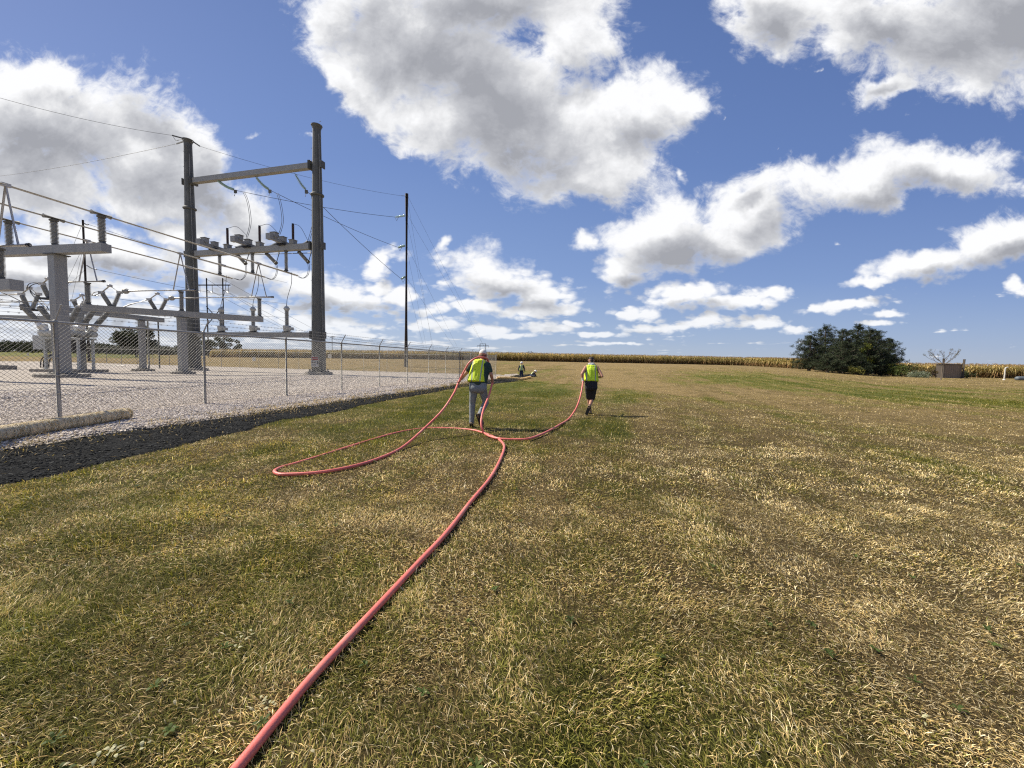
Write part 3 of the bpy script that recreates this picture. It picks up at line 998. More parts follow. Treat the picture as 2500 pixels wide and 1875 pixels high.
# ================================================================ fences
POST_H = 2.13
def chain_mesh(p, q, h0, h1, pitch=0.072, r=0.0022):
    """woven wires between two posts: p, q at ground level"""
    p = Vector(p); q = Vector(q)
    L = (q - p).length
    d = (q - p) / L
    up = Vector((0, 0, 1))
    nrm = d.cross(up).normalized()
    V = []; F = []
    H = h1 - h0
    k = -int(H / pitch) - 1
    while k * pitch < L:
        x0 = k * pitch
        for sg in (0, 1):
            a0, a1 = x0, x0 + H
            z0, z1 = (h0, h1) if sg == 0 else (h1, h0)
            t0 = max(0, -a0) / H; t1 = min(1, (L - a0) / H)
            if t1 <= t0: continue
            A = p + d * (a0 + H * t0) + up * (z0 + (z1 - z0) * t0) + nrm * (0.0025 * (1 - 2 * sg))
            B = p + d * (a0 + H * t1) + up * (z0 + (z1 - z0) * t1) + nrm * (0.0025 * (1 - 2 * sg))
            w = (B - A).normalized(); s = w.cross(nrm).normalized()
            o = len(V)
            for P_ in (A, B):
                V.append(P_ + s * r); V.append(P_ + nrm * r * .87 - s * r * .5); V.append(P_ - nrm * r * .87 - s * r * .5)
            F += [(o, o + 1, o + 4, o + 3), (o + 1, o + 2, o + 5, o + 4), (o + 2, o, o + 3, o + 5)]
        k += 1
    return V, F

def fence(name, posts, label, out, pitch=0.072, wr=0.0022, post_r=0.032, corner=(), rail=.021):
    """posts: ground points; out: horizontal unit vector the barbed arms lean to"""
    root = empty(name, posts[0], label, 'fence')
    up = Vector((0, 0, 1))
    arm_d = (out * 0.62 + up).normalized()
    for i, p in enumerate(posts):
        b = MB()
        r = post_r * (1.5 if i in corner else 1.0)
        hh = POST_H + (0.04 if i in corner else 0.0)
        b.tube([p - up * .1, p + up * hh], r, 10)
        b.rev(p + up * hh, up, [(0, r * 1.25), (.02, r * 1.3), (.05, r * .9), (.06, .003)], 10)
        for z in (0.15, 0.55, 0.95, 1.35, 1.75):
            b.rev(p + up * z, up, [(0, r * 1.12), (.022, r * 1.12)], 8)
        po = b.build('post', M['galv_light'], root)
        a = MB().beam(p + up * (hh + .03), p + up * (hh + .03) + arm_d * 0.42, 0.022, 0.03)
        a.build('barbed_wire_arm', M['galv_light'], po)
    r = MB(); r.tube([p + up * POST_H for p in posts], rail, 8, smooth=True)
    r.build('top_rail', M['galv_light'], root)
    r = MB(); r.tube([p + up * 0.06 for p in posts], 0.003, 4)
    r.build('bottom_wire', M['mesh_wire'], root)
    for j in (0.14, 0.27, 0.40):
        w = MB()
        pts = []
        for i, p in enumerate(posts):
            q = p + up * (POST_H + .03) + arm_d * j
            if i:
                pts.append((pts[-1] + q) / 2 - up * 0.015)
            pts.append(q)
        w.tube(pts, 0.0035, 4)
        for i in range(len(posts) - 1):
            A = posts[i] + up * (POST_H + .03) + arm_d * j; B = posts[i + 1] + up * (POST_H + .03) + arm_d * j
            for k in range(1, 22):
                c = A.lerp(B, k / 22) - up * 0.012
                w.beam(c + Vector((0.02, 0, 0.02)), c - Vector((0.02, 0, 0.02)), .004, .004)
                w.beam(c + Vector((-0.02, 0, 0.02)), c - Vector((-0.02, 0, 0.02)), .004, .004)
        w.build('barbed_wire', M['galv_light'], root)
    for i in range(len(posts) - 1):
        V, F = chain_mesh(posts[i], posts[i + 1], 0.04, POST_H, pitch, wr)
        b = MB(); b.v = [tuple(v) for v in V]; b.f = F; b.sm = [False] * len(F)
        b.build('chain_link', M['mesh_wire'], root)
    return root

def gp(x, y, dz=0.0):
    return Vector((x, y, gh(x, y) + dz))

near_x = [140, 499, 699, 834, 926.5, 994, 1046.6, 1088, 1121.5, 1149, 1172]
near_posts = []
S_LIST = []
for px in near_x:
    q = on_plane(px, 900, F0, FV)      # the fence plane
    S_LIST.append((q - F0).dot(FU))
S_LIST = [S_LIST[0] - 6.2, S_LIST[0] - 3.1] + S_LIST + [S_END]
for s in S_LIST:
    q = F0 + FU * s
    near_posts.append(gp(q.x, q.y))
fence('chain_link_fence', near_posts, 'long grey chain link fence with barbed wire arms between gravel yard and lawn', -FV, pitch=.085, wr=0.0034, post_r=.038, rail=.028, corner=(len(near_posts) - 1,))
far_posts = [near_posts[-1] + Vector((0, 0, 0))]
for k in range(1, 24):
    q = FCORN + FV * (3.05 * k)
    far_posts.append(gp(q.x, q.y))
far_posts[0] = gp(FCORN.x + FV.x * 0.12, FCORN.y + FV.y * 0.12)
fence('chain_link_fence', far_posts, 'chain link fence across the far side of the gravel yard', FU, pitch=0.144, wr=0.0034, corner=(0,))

# ---------------------------------------------------------------- signs on the fences
def text_mesh(body, size, mat, name, parent, mw, bold=0.0, extrude=0.0008):
    cu = bpy.data.curves.new(name, 'FONT')
    cu.body = body; cu.size = size; cu.align_x = 'CENTER'; cu.align_y = 'CENTER'
    cu.extrude = extrude; cu.offset = bold
    tmp = bpy.data.objects.new('tmp', cu)
    COL.objects.link(tmp)
    dg = bpy.context.evaluated_depsgraph_get()
    me = bpy.data.meshes.new_from_object(tmp.evaluated_get(dg))
    bpy.data.objects.remove(tmp)
    me.transform(mw)
    me.materials.clear(); me.materials.append(mat)
    o = bpy.data.objects.new(name, me); COL.objects.link(o)
    o.parent = parent
    o.matrix_parent_inverse = Matrix.LocRotScale(parent.location, parent.rotation_euler, None).inverted()
    return o

M['sign_white'] = simple('sign_cream', (0.68, 0.64, 0.54), 0.5, 0, .06, 4)
M['sign_red'] = simple('sign_red', (0.38, 0.035, 0.035), 0.5, 0, .1, 4)
M['sign_black'] = simple('sign_black', (0.035, 0.033, 0.03), 0.5, 0, .1, 4)
def danger_sign():
    c = on_plane(768.5, 883, F0 - FV * 0.03, FV)
    up = Vector((0, 0, 1)); X = FU; N = -FV
    X = up.cross(N).normalized()
    root = empty('danger_sign', c - up * .21, 'cream danger sign with red header wired to the fence', 'sign')
    W, H = 0.40, 0.42
    MB().box(c, (W, H, .004), (X, up, N)).build('panel', M['sign_white'], root)
    def fr(dx, dy, off):
        m = Matrix((X, up, N)).transposed().to_4x4()
        m.translation = c + X * dx + up * dy + N * off
        return m
    MB().box(c + up * .128 + N * .004, (W * .88, .112, .003), (X, up, N)).build('header', M['sign_red'], root)
    text_mesh('DANGER', .078, M['sign_white'], 'header_text', root, fr(.035, .128, .0068), .0012)
    t = MB(); a = [c + X * dx + up * dy + N * .0068 for dx, dy in ((-.168, .092), (-.112, .092), (-.140, .165))]
    b_ = [v + N * .002 for v in a]
    t.add(a + b_, [(0, 1, 2), (3, 4, 5), (0, 1, 4, 3), (1, 2, 5, 4), (2, 0, 3, 5)])
    t.build('warning_triangle', M['sign_white'], root)
    text_mesh('High voltage', .040, M['sign_black'], 'message_text', root, fr(-.055, .035, .0035), .0006)
    text_mesh('KEEP OUT', .055, M['sign_black'], 'message_text', root, fr(-.055, -.035, .0035), .0012)
    g = MB()
    for (dy, w) in ((-.10, .24), (-.113, .24), (-.155, .22)):
        g.box(c + X * -.045 + up * dy + N * .0035, (w, .006, .001), (X, up, N))
    g.build('small_print', M['sign_black'], root)
    # falling figure with a bolt
    f = MB()
    def P(dx, dy): return c + X * dx + up * dy + N * .004
    for (a, b, w) in (((.12, -.02), (.16, -.04), .014), ((.14, 0.0), (.165, -.035), .024), ((.16, -.035), (.125, -.07), .022), ((.125, -.07), (.105, -.105), .014), ((.145, -.06), (.150, -.115), .014), ((.135, .01), (.115, -.01), .012), ((.16, .0), (.178, -.04), .010)):
        f.beam(P(*a), P(*b), .002, w) if False else f.tube([P(*a), P(*b)], w / 2, 6)
    f.rev(P(.136, .022) - N * .001, N, [(0, .013), (.003, .013)], 12)
    f.build('falling_figure', M['sign_black'], root)
danger_sign()

def small_sign(px, py, label):
    c = on_plane(px, py, FCORN - FU * 0.04, FU)
    up = Vector((0, 0, 1)); X = -FV; N = -FU
    root = empty('warning_sign', c - up * .25, label, 'sign', 'small white signs on the far fence')
    MB().box(c, (.50, .50, .004), (X, up, N)).build('panel', M['sign_white'], root)
    b = MB()
    b.beam(c + X * -.14 + up * .14 + N * .005, c + X * .12 + up * -.14 + N * .005, .004, .045)
    b.beam(c + X * .02 + up * .12 + N * .0055, c + X * .14 + up * -.02 + N * .0055, .004, .03)
    b.build('mark', M['porcelain'], root)
small_sign(68, 865, 'small white sign on far fence near the left edge of the photo')
small_sign(620, 877, 'small white sign on far fence between the two tall steel poles')
small_sign(805, 869.5, 'small white sign on far fence just right of the right steel pole')

# ================================================================ dead-end structure
DR = gp(-17.6, 35.0)
DN = FU.copy()                          # normal of the structure's plane
def dp(px, py, off=0.0):
    """photo pixel -> point on the structure's plane, off metres towards the camera"""
    return on_plane(px, py, DR - DN * off, DN)
DL = dp(474, 890); DL = gp(DL.x, DL.y)
UP = Vector((0, 0, 1))

H_TOP = (dp(760, 412.6).z + dp(486, 434).z) / 2
H_MID = (dp(752, 605.5).z + dp(495, 616).z) / 2
H_LOW = (dp(752, 818).z + dp(490, 817).z) / 2
print('HEIGHTS', H_TOP, H_MID, H_LOW, dp(773, 305).z, dp(460, 340).z, dp(760, 412.6).z, dp(486, 434).z)
def deadend():
    root = empty('line_structure', (DL + DR) / 2, 'tall grey steel structure of two tapered poles joined by three crossbeams', 'line structure')
    for P_ in (DL, DR):
        top = (dp(773, 305).z if P_ is DR else dp(460, 340).z) - P_.z - .3
        b = MB()
        b.rev(P_ + UP * .25, UP, [(0, .60), (15.4, .44), (15.41, .42), (top - .6, .335), (top - .35, .34), (top - .12, .42), (top - .05, .47), (top, .47), (top + .04, .05)], 12, smooth=False)
        pole = b.build('pole', M['galv_dark'], root)
        MB().rev(P_ + UP * 15.78, UP, [(0, .50), (.07, .56), (.15, .56), (.22, .47)], 24).build('flange_ring', M['galv_dark'], pole)
        for i in range(30):
            s = MB()
            z = 1.2 + i * .72
            r = .60 - .26 * z / top
            side = -1 if i % 2 else 1
            d = (FV * side + DN * -0.15).normalized()
            s.tube([P_ + UP * z + d * r, P_ + UP * z + d * (r + .17), P_ + UP * (z + .05) + d * (r + .17)], .018, 5)
            s.build('climbing_peg', M['galv'], pole)
        c = MB()
        c.tube([P_ + FV * (.62 - .26 * z / top) * (-1) + DN * -.18 + UP * z for z in (0, 6, 12, 16, 21)], .022, 6)
        c.build('ground_cable', M['galv'], pole)
        MB().rev(P_ - UP * .2, UP, [(0, 1.15), (.40, 1.15), (.43, 1.10)], 20, smooth=False).build('footing', M['concrete'], root)
        MB().rev(P_ + UP * .232, UP, [(0, .88), (.07, .88)], 16, smooth=False).build('base_plate', M['galv_dark'], pole)
        for k in range(14):
            t = k / 14 * 6.283
            MB().tube([P_ + UP * .28 + Vector((math.cos(t), math.sin(t), 0)) * .77, P_ + UP * .48 + Vector((math.cos(t), math.sin(t), 0)) * .77], .035, 6).build('anchor_bolt', M['galv'], pole)
    for h, w in ((H_TOP, .46), (H_MID, .50), (H_LOW, .46)):
        A = DL + UP * (h - DL.z) - FV * .52; B = DR + UP * (h - DR.z) + FV * .52
        b = MB(); b.beam(A - FV * .12, B + FV * .12, w, w)
        cb = b.build('crossbeam', M['galv'], root)
        for P_, sg in ((A, -1), (B, 1)):
            pl = MB()
            pl.box(P_, (.07, .75, .72), (FV, DN, UP))
            pl.box(P_ + FV * sg * .13, (.07, .75, .72), (FV, DN, UP))
            for i in (-1, 1):
                for j in (-1, 0, 1):
                    pl.tube([P_ + DN * i * .3 + UP * j * .27 + FV * .2, P_ + DN * i * .3 + UP * j * .27 - FV * .2], .03, 6)
            pl.build('flange_plate', M['galv_dark'], cb)
        # brackets on the far side of each pole
        for P_, sg in ((DL, 1), (DR, -1)):
            q = Vector((P_.x, P_.y, h)) + FV * sg * .58
            MB().box(q, (.10, .5, .6), (FV, DN, UP)).build('back_plate', M['galv_dark'], root)
    return root
deadend()

def ribbed(b, p, q, r, n, r2=None, seg=12):
    """porcelain with sheds from p to q"""
    p = Vector(p); q = Vector(q); L = (q - p).length
    r2 = r2 or r * .62
    prof = [(0, r2)]
    for i in range(n):
        z = L * (i + .15) / n; dz = L / n
        prof += [(z, r2), (z + dz * .35, r), (z + dz * .5, r), (z + dz * .72, r2)]
    prof.append((L, r2))
    b.rev(p, q - p, prof, seg, smooth=False)

def post_insulator(base, top, label, group, r=.13, n=14, name='post_insulator', hang=False, mat='porcelain'):
    base = Vector(base); top = Vector(top)
    d = (top - base).normalized(); L = (top - base).length
    root = empty(name, base, label, 'insulator', group)
    b = MB(); ribbed(b, base + d * L * .10, base + d * L * .90, r, n)
    b.build('porcelain_column', M[mat], root)
    c = MB(); c.rev(base, d, [(0, r * 1.15), (L * .03, r * 1.15), (L * .05, r * .8), (L * .115, r * .8)], 10)
    c.build('base_flange', M['galv_dark'], root)
    c = MB(); c.rev(base + d * L * .885, d, [(0, r * .8), (L * .06, r * .8), (L * .07, r * 1.1), (L * .115, r * 1.1)], 10)
    c.build('top_cap', M['galv_dark'], root)
    return root

def wire(name, pts, r, label, cat='cable', group=None, mat='wire', n=5):
    """one cable as a thing"""
    o = MB().tube(pts, r, n).build(name, M[mat])
    return tag(o, label, cat, group)

def sag(p, q, d, n=14):
    p = Vector(p); q = Vector(q)
    return [p.lerp(q, i / n) - UP * (4 * d * (i / n) * (1 - i / n)) for i in range(n + 1)]

def spline(pts, n=6):
    """Catmull-Rom through the points"""
    P_ = [Vector(p) for p in pts]
    P_ = [P_[0] * 2 - P_[1]] + P_ + [P_[-1] * 2 - P_[-2]]
    out = []
    for i in range(1, len(P_) - 2):
        a, b, c, d = P_[i - 1:i + 3]
        for k in range(n):
            t = k / n
            out.append(.5 * ((2 * b) + (c - a) * t + (2 * a - 5 * b + 4 * c - d) * t * t + (3 * b - a - 3 * c + d) * t ** 3))
    out.append(P_[-2])
    return out

# ================================================================ high bus tubes
BUS_H = dp(705, 664).z
def beam_h(px, py, h):
    """point at height h seen at a pixel"""
    d = ray(px, py); k = (h - CAM_H) / d.z
    return Vector((d.x * k, d.y * k, h))
T_PX = [(20, 538), (131, 533), (247, 524)]
ORDN = ['leftmost', 'second', 'third', 'fourth', 'fifth', 'sixth', 'seventh', 'rightmost']
ORD3 = ['left', 'middle', 'right']
PH = ['farthest from the lawn', 'in the middle', 'nearest the lawn']
busY = [37.3, 36.4, 35.45]
bus_end_px = [(564, 676), (642, 675), (723, 672)]
bus_ins_px = [(537, 667), (617, 666), (699, 662)]
bus_pt = []; bus_dir = []
def bus_line(i):
    # through the insulator below the middle crossbeam, along the fence direction
    q = dp(*bus_ins_px[i]); q.z = BUS_H
    return q
for i in range(3):
    q = bus_line(i); bus_pt.append(q)
    BD = (q - beam_h(*T_PX[i], BUS_H)).normalized(); bus_dir.append(BD)
    a = q - BD * 27; b = q + BD * 1.1
    rt = MB().tube([a, b], .085, 12).build('bus_tube', M['alu'])
    tag(rt, ['high aluminium bus tube farthest from the lawn fence', 'high aluminium bus tube in the middle of the three', 'high aluminium bus tube nearest the lawn fence'][i], 'pipe', 'high bus tubes')
    sl = MB().tube([b - BD * .12, b + BD * .28], .10, 10); sl.rev(q - BD * 3.4, BD, [(0, .1), (.5, .1)], 10)
    sl.build('end_coupler', M['alu'], rt)
    # insulator hanging from the middle beam
    post_insulator(Vector((q.x, q.y, H_MID - .25)), Vector((q.x, q.y, BUS_H + .10)), 'grey insulator hanging below middle crossbeam onto the bus tube ' + PH[i], 'insulators hanging from the middle crossbeam', .16, 14)
    # flexible leads from the voltage transformers up to the tube
CCVT_TOP = [(541, 746), (618.7, 746), (700.8, 746)]
LEADS = [[(552.7, 674), (551.5, 690), (549, 712), (543, 730), (541, 746)], [(631.8, 676), (631, 694), (627, 714), (620, 730), (618.7, 746)], [(712.4, 672.8), (711.5, 692), (706, 712), (701.5, 728), (700.8, 746)]]
for i in range(3):
    root_px = CCVT_TOP[i][0]
    base = dp(root_px, 815); base.z = H_LOW + .23
    t = empty('voltage_transformer', base, 'grey ribbed voltage transformer on the low crossbeam ' + ['left of the other two', 'between the other two', 'closest to the right steel pole'][i], 'transformer', 'voltage transformers on the low crossbeam')
    b = MB(); b.rev(base + UP * .10, UP, [(0, .26), (.06, .30), (.42, .34), (.50, .34), (.54, .30)], 12)
    b.build('tank', M['grey_paint'], t)
    b = MB(); b.box(base + UP * .045 , (.62, .5, .09), (FV, DN, UP)); b.build('mounting_frame', M['black'], t)
    b = MB(); b.box(base + UP * .34 - FV * .48, (.30, .3, .26), (FV, DN, UP)); b.build('terminal_box', M['grey_paint'], t)
    b = MB(); ribbed(b, base + UP * .66, base + UP * 2.0, .19, 15, .13); b.build('porcelain_column', M['porcelain'], t)
    b = MB(); b.rev(base + UP * 1.98, UP, [(0, .13), (.06, .20), (.18, .26), (.24, .27), (.30, .2), (.40, .17), (.44, .05), (.62, .03)], 14); b.build('bellows_cap', M['grey_paint'], t)
    pts = [dp(*p) for p in LEADS[i]]
    pts[0].z = BUS_H - .06; pts[-1] = base + UP * 2.6
    wire('lead_cable', spline(pts), .022, 'thin cable hanging above the %s of the three voltage transformers' % ['left one', 'middle one', 'right one'][i], group='cables to the voltage transformers')

# ---------------------------------------------------------------- gear on the middle beam
JUMP = [[(594, 468), (602, 484), (608, 508), (611.5, 540), (608, 562), (603, 578)], [(677, 472), (683, 490), (688, 515), (690, 540), (686, 560), (681, 574)], [(762, 477), (766, 500), (768, 530), (762, 558), (756, 580), (753, 592)]]
JOFF = [(-1.0, -0.2), (-1.0, -0.2), (-1.0, -0.2)]
sw_px = [(524, 598), (606, 593), (690, 589)]
arr_px = [(556, 558, 600), (634.4, 552, 597), (715.7, 547, 594)]
vst = [((577, 620), (600, 644), (607, 622)), ((650.8, 619), (674.4, 643), (681, 620)), ((730, 615), (753, 640.5), (759, 619))]
loops = [[(600, 646), (601, 660), (598, 674), (588, 683.5), (576, 681), (566, 676.5)], [(674.6, 645), (676.5, 658), (673, 674), (664, 682), (653, 679), (644, 675.5)], [(753, 643), (754, 656), (751, 671), (741, 679), (731, 676.5), (725, 672.5)]]
LB = ['left', 'middle', 'right']
for i in range(3):
    side = ['leftmost', 'middle one', 'rightmost'][i]
    # switch base: bar lying across the beam with two hooded boxes and a terminal housing
    c = dp(sw_px[i][0] + 4, 606); c.z = H_MID + .28
    t = empty('switch_mechanism', c, 'grey boxed switch mechanism lying across the middle crossbeam, %s of three' % side, 'switch', 'switch mechanisms on the middle crossbeam')
    ax = (FU, FV, UP)
    b = MB(); b.beam(c - FU * 1.45 + UP * .24, c + FU * .75 + UP * .14, .30, .30); b.build('bar', M['galv'], t)
    for off, hz in ((-1.05, .56), (-.15, .44)):
        k = MB(); k.box(c + FU * off + UP * hz, (.40, .50, .40), ax); bx = k.build('housing', M['galv'], t)
        k = MB(); k.box(c + FU * off + UP * (hz + .22), (.48, .60, .05), ax); k.build('lid', M['galv_dark'], bx)
    k = MB(); k.box(c - FU * 1.55 + UP * .30, (.34, .50, .50), ax); k.build('end_box', M['galv'], t)
    k = MB(); k.box(c + UP * -.0, (.9, .7, .10), ax); k.box(c - FU * .2 - UP * .02, (.5, .8, .16), ax); k.build('saddle', M['black'], t)
    # surge arrester
    x, y0, y1 = arr_px[i]
    base = dp(x, y1 + 3); base.z = H_MID + .26
    top = dp(x, y0)
    t = empty('surge_arrester', base, 'slim dark surge arrester standing on the middle crossbeam, %s of three' % side, 'arrester', 'surge arresters on the middle crossbeam')
    L = top.z - base.z
    b = MB(); ribbed(b, base + UP * .45, base + UP * (L - .1), .115, 26, .085); b.build('sheds', M['brown_porcelain'], t)
    b = MB(); b.rev(base + UP * (L - .1), UP, [(0, .10), (.14, .10), (.16, .03)], 10); b.build('cap', M['black'], t)
    b = MB(); b.box(base + UP * .20, (.46, .46, .36), ax); b.rev(base + UP * .37, UP, [(0, .28), (.1, .10)], 8); b.box(base + UP * .40, (.6, .56, .03), ax); b.build('pedestal', M['galv'], t)
    # two parallel jumper wires from the line down to the switch
    for k_, off in enumerate((-.09, .09)):
        pts = [dp(px, py, -0.8 + 0.8 * j / 5) + FV * off for j, (px, py) in enumerate(JUMP[i])]
        wire('jumper_wire', spline(pts), .020, ('left wire' if off > 0 else 'right wire') + ' of the %s jumper pair above the middle crossbeam' % ['left', 'middle', 'right'][i], group='jumper wires dropping from the line')
    jb = dp(*JUMP[i][-1])
    apt = top + UP * .03
    j4 = dp(JUMP[i][-1][0] - 1, JUMP[i][-1][1] - 4)
    mid = (apt + j4) / 2 + UP * .45
    wire('arrester_lead', spline([apt, mid, j4]), .018, 'short wire arching from the %s surge arrester to the jumpers' % ['leftmost', 'middle', 'rightmost'][i], group='wires to the surge arresters')
    # insulator leaning back from beam to jumper foot
    foot = dp(JUMP[i][-1][0] - 1, JUMP[i][-1][1] + 18 - 4 * 0, 0)
    q0 = dp(JUMP[i][-1][0] - 27, 606, -.35); q1 = dp(JUMP[i][-1][0] - 2, JUMP[i][-1][1] + 19 if i < 2 else 594, -1.1)
    q1 = dp(JUMP[i][-1][0] - 1, [597, 593, 591.5][i], -1.0)
    post_insulator(q0, q1, 'grey insulator lying low behind the middle crossbeam, %s of three' % side, 'low insulators behind the middle crossbeam', .17, 12)
    wire('jumper_tail', [jb, q1], .03, 'short tail wire joining the %s jumper pair to its insulator' % ['left', 'middle', 'right'][i], group='short tails of the jumpers')
    # leaning insulator and blade under the beam
    a, v, w = [dp(*p, -.5) for p in vst[i]]
    li = post_insulator(a, v, 'grey insulator leaning down under the middle crossbeam, %s of three' % side, 'leaning insulators below the middle crossbeam', .16, 14)
    MB().tube([v, w], .035, 6).tube([w, w + UP * .5], .06, 8).build('switch_blade', M['galv_dark'], li)
    for off in (-.07, .07):
        pts = [dp(px, py, -.5 + .5 * j / 5) + FV * off for j, (px, py) in enumerate(loops[i])]
        pts[-1] = Vector((bus_pt[i].x, bus_pt[i].y, BUS_H)) + FU * 1.35 + FV * off * .5
        wire('loop_wire', spline(pts), .020, ('left wire' if off > 0 else 'right wire') + ' of the loop at the end of the %s high bus tube' % ['upper left', 'middle', 'right'][i], group='loop wires at the bus ends')
r_ = MB().tube([dp(577, 623, -.5), dp(760, 617.5, -.5)], .035, 6).build('switch_rod', M['galv_dark'])
tag(r_, 'long thin operating rod running under the middle crossbeam', 'rod')

# glass strings and line conductors
WP = gp(-15.2, 55.0)            # dark wooden pole
wp_top = at(990, 473, WP.y).z
STR = [((527.8, 438.5), (574.8, 464.5), (964, 530)), ((623, 431), (659, 464), (972, 604)), ((719.5, 423), (748, 465), (979.6, 681))]
for i, (a, b, c) in enumerate(STR):
    side = ['left', 'middle', 'right'][i]
    A = dp(*a); Bp = at(b[0], b[1], dp(*b).y + 1.0)
    C_ = at(c[0], c[1], WP.y - .6)
    t = empty('insulator_string', A, '%s string of pale green glass discs hanging from the top crossbeam' % side, 'insulator', 'glass insulator strings on the top crossbeam')
    d = (Bp - A).normalized(); L = (Bp - A).length
    n = 16
    g = MB()
    for k in range(n):
        g.rev(A + d * (L * (.08 + .84 * k / n)) - UP * (.12 * math.sin(math.pi * k / n)), d, [(0, .03), (.02, .13), (.045, .13), (.06, .04)], 12)
    g.build('glass_discs', M['glass_disc'], t)
    g = MB().tube([A + d * (L * k / 8) - UP * (.12 * math.sin(math.pi * k / 8)) for k in range(9)], .03, 6)
    g.build('pins', M['galv_dark'], t)
    g = MB().box(Bp - UP * .12, (.25, .10, .3)); g.tube([Bp - UP * .2, Bp - UP * .55 + Vector((-.12, 0, 0))], .03, 5); g.build('clamp', M['galv_dark'], t)
    wire('line_conductor', sag(Bp, C_, .25), .024, 'overhead conductor from the %s glass string to the dark wooden pole' % side, 'power line', 'conductors between the steel structure and the dark pole')

def ogw(pts, label, r=.014, s=.3):
    wire('ground_wire', sag(pts[0], pts[1], s), r, label, 'power line')
ogw((at(-60, 222, 30), at(420, 330.5, 37)), 'thin overhead wire rising out of frame from top of the left steel pole')
ogw((at(-60, 436, 62), at(431, 351, 38.5)), 'thin overhead wire running low to the left from the left steel pole', .016, .4)
ogw((at(488, 357, 38), at(980, 478, WP.y - .5)), 'thin overhead ground wire from the left steel pole to top of the dark pole', .014, .5)
arm = MB(); arm.beam(at(420, 330.5, 37), at(448, 338, 37.4), .06, .1); arm.beam(at(431, 351, 38.5), at(449, 345, 37.6), .06, .1); arm.beam(at(470, 345, 37.4), at(488, 357, 38), .06, .1)
arm.tube(spline([at(423, 334, 37), at(430, 343, 37), at(440, 341, 37), at(450, 342, 37)]), .02, 5)
tag(arm.build('wire_brackets', M['galv_dark']), 'small wire brackets at the top of the left steel pole', 'bracket')

# ================================================================ T stand carrying the high tubes
def column_stand(base_xy, top_z, A, B, w, h, cw, label, foot_r=.75, arm_mat='galv', cap=True):
    g0 = gp(*base_xy)
    root = empty('bus_support', g0, label, 'support')
    MB().rev(g0 - UP * .25, UP, [(0, foot_r), (.42, foot_r), (.45, foot_r - .04)], 20, smooth=False).build('footing', M['concrete'], root)
    b = MB(); b.box(g0 + UP * ((top_z - g0.z) / 2 + .1), (cw, cw, top_z - g0.z - .2), (FU, FV, UP))
    b.build('column', M['galv'], root)
    MB().box(g0 + UP * .225, (cw * 1.6, cw * 1.6, .05), (FU, FV, UP)).build('base_plate', M['galv_dark'], root)
    MB().box(Vector((g0.x, g0.y, top_z - .025)), (cw * 1.45, cw * 1.45, .05), (FU, FV, UP)).build('top_plate', M['galv_dark'], root)
    b = MB(); b.beam(A, B, w, h); b.build('crossarm', M[arm_mat], root)
    for i in (-1, 1):
        for j in (-1, 1):
            q = g0 + FU * cw * .65 * i + FV * cw * .65 * j
            MB().tube([q + UP * .2, q + UP * .42], .03, 6).build('anchor_bolt', M['galv'], root)
    return root

# where each tube passes the stand
tpt = []
for i in range(3):
    tpt.append(beam_h(*T_PX[i], BUS_H))
BU = bus_dir[1]; BV = (tpt[0] - tpt[2]).normalized()
print('BUS', BUS_H, [tuple(round(k, 2) for k in p) for p in tpt], BU, BV)
ARM_Z = at(250, 606, tpt[2].y).z
ca = tpt[0] + BV * 1.0; cb = tpt[2] - BV * .28
ca.z = cb.z = ARM_Z
mid = tpt[1] - BV * .12
column_stand((mid.x, mid.y), ARM_Z - .23, ca, cb, .48, .46, .56, 'massive grey T shaped stand under the high bus tubes by the left side', 1.15)
for i in range(3):
    post_insulator(Vector((tpt[i].x, tpt[i].y, ARM_Z + .23)), Vector((tpt[i].x, tpt[i].y, BUS_H - .09)), 'ribbed insulator on the T shaped stand under the bus tube ' + PH[i], 'insulators on the T shaped stand', .18, 16)
    sd = MB().tube([tpt[i] - bus_dir[i] * .45, tpt[i] + bus_dir[i] * .45], .12, 10)
    tag(sd.build('tube_clamp', M['galv']), 'clamp holding the high bus tube ' + PH[i] + ' on the T shaped stand', 'clamp', 'clamps on the T shaped stand')

# ================================================================ low tubes, A frames
taps = [(-29.8, 27.0), (-26.1, 30.25), (-21.8, 33.1)]
def on_bus(i, px):
    """point of tube i seen at photo column px"""
    q = bus_pt[i]
    n_ = ray(px, 700).cross(ray(px, 300)).normalized()
    k = (Vector((0, 0, CAM_H)) - q).dot(n_) / bus_dir[i].dot(n_)
    return q + bus_dir[i] * k
LOW_H = (at(440, 709, on_bus(1, 440).y).z + at(631, 725, on_bus(2, 631).y).z) / 2
LONG_H = (at(443, 766.8, on_bus(1, 440).y).z + at(633, 779, on_bus(2, 631).y).z) / 2
print('LOW', LOW_H, LONG_H)
AP = [(0, 213, 193, 237), (1, 440, 423, 462), (2, 631, 613.5, 650.5), (2, 13.6, -6, 45)]
LOWT = [(160, 255), (310, 479), (422, 667), (-120, 72)]
GEO = ['behind the T shaped stand', 'left of the left steel pole', 'between the two steel poles', 'at the left edge of the photo']
low_pts = []
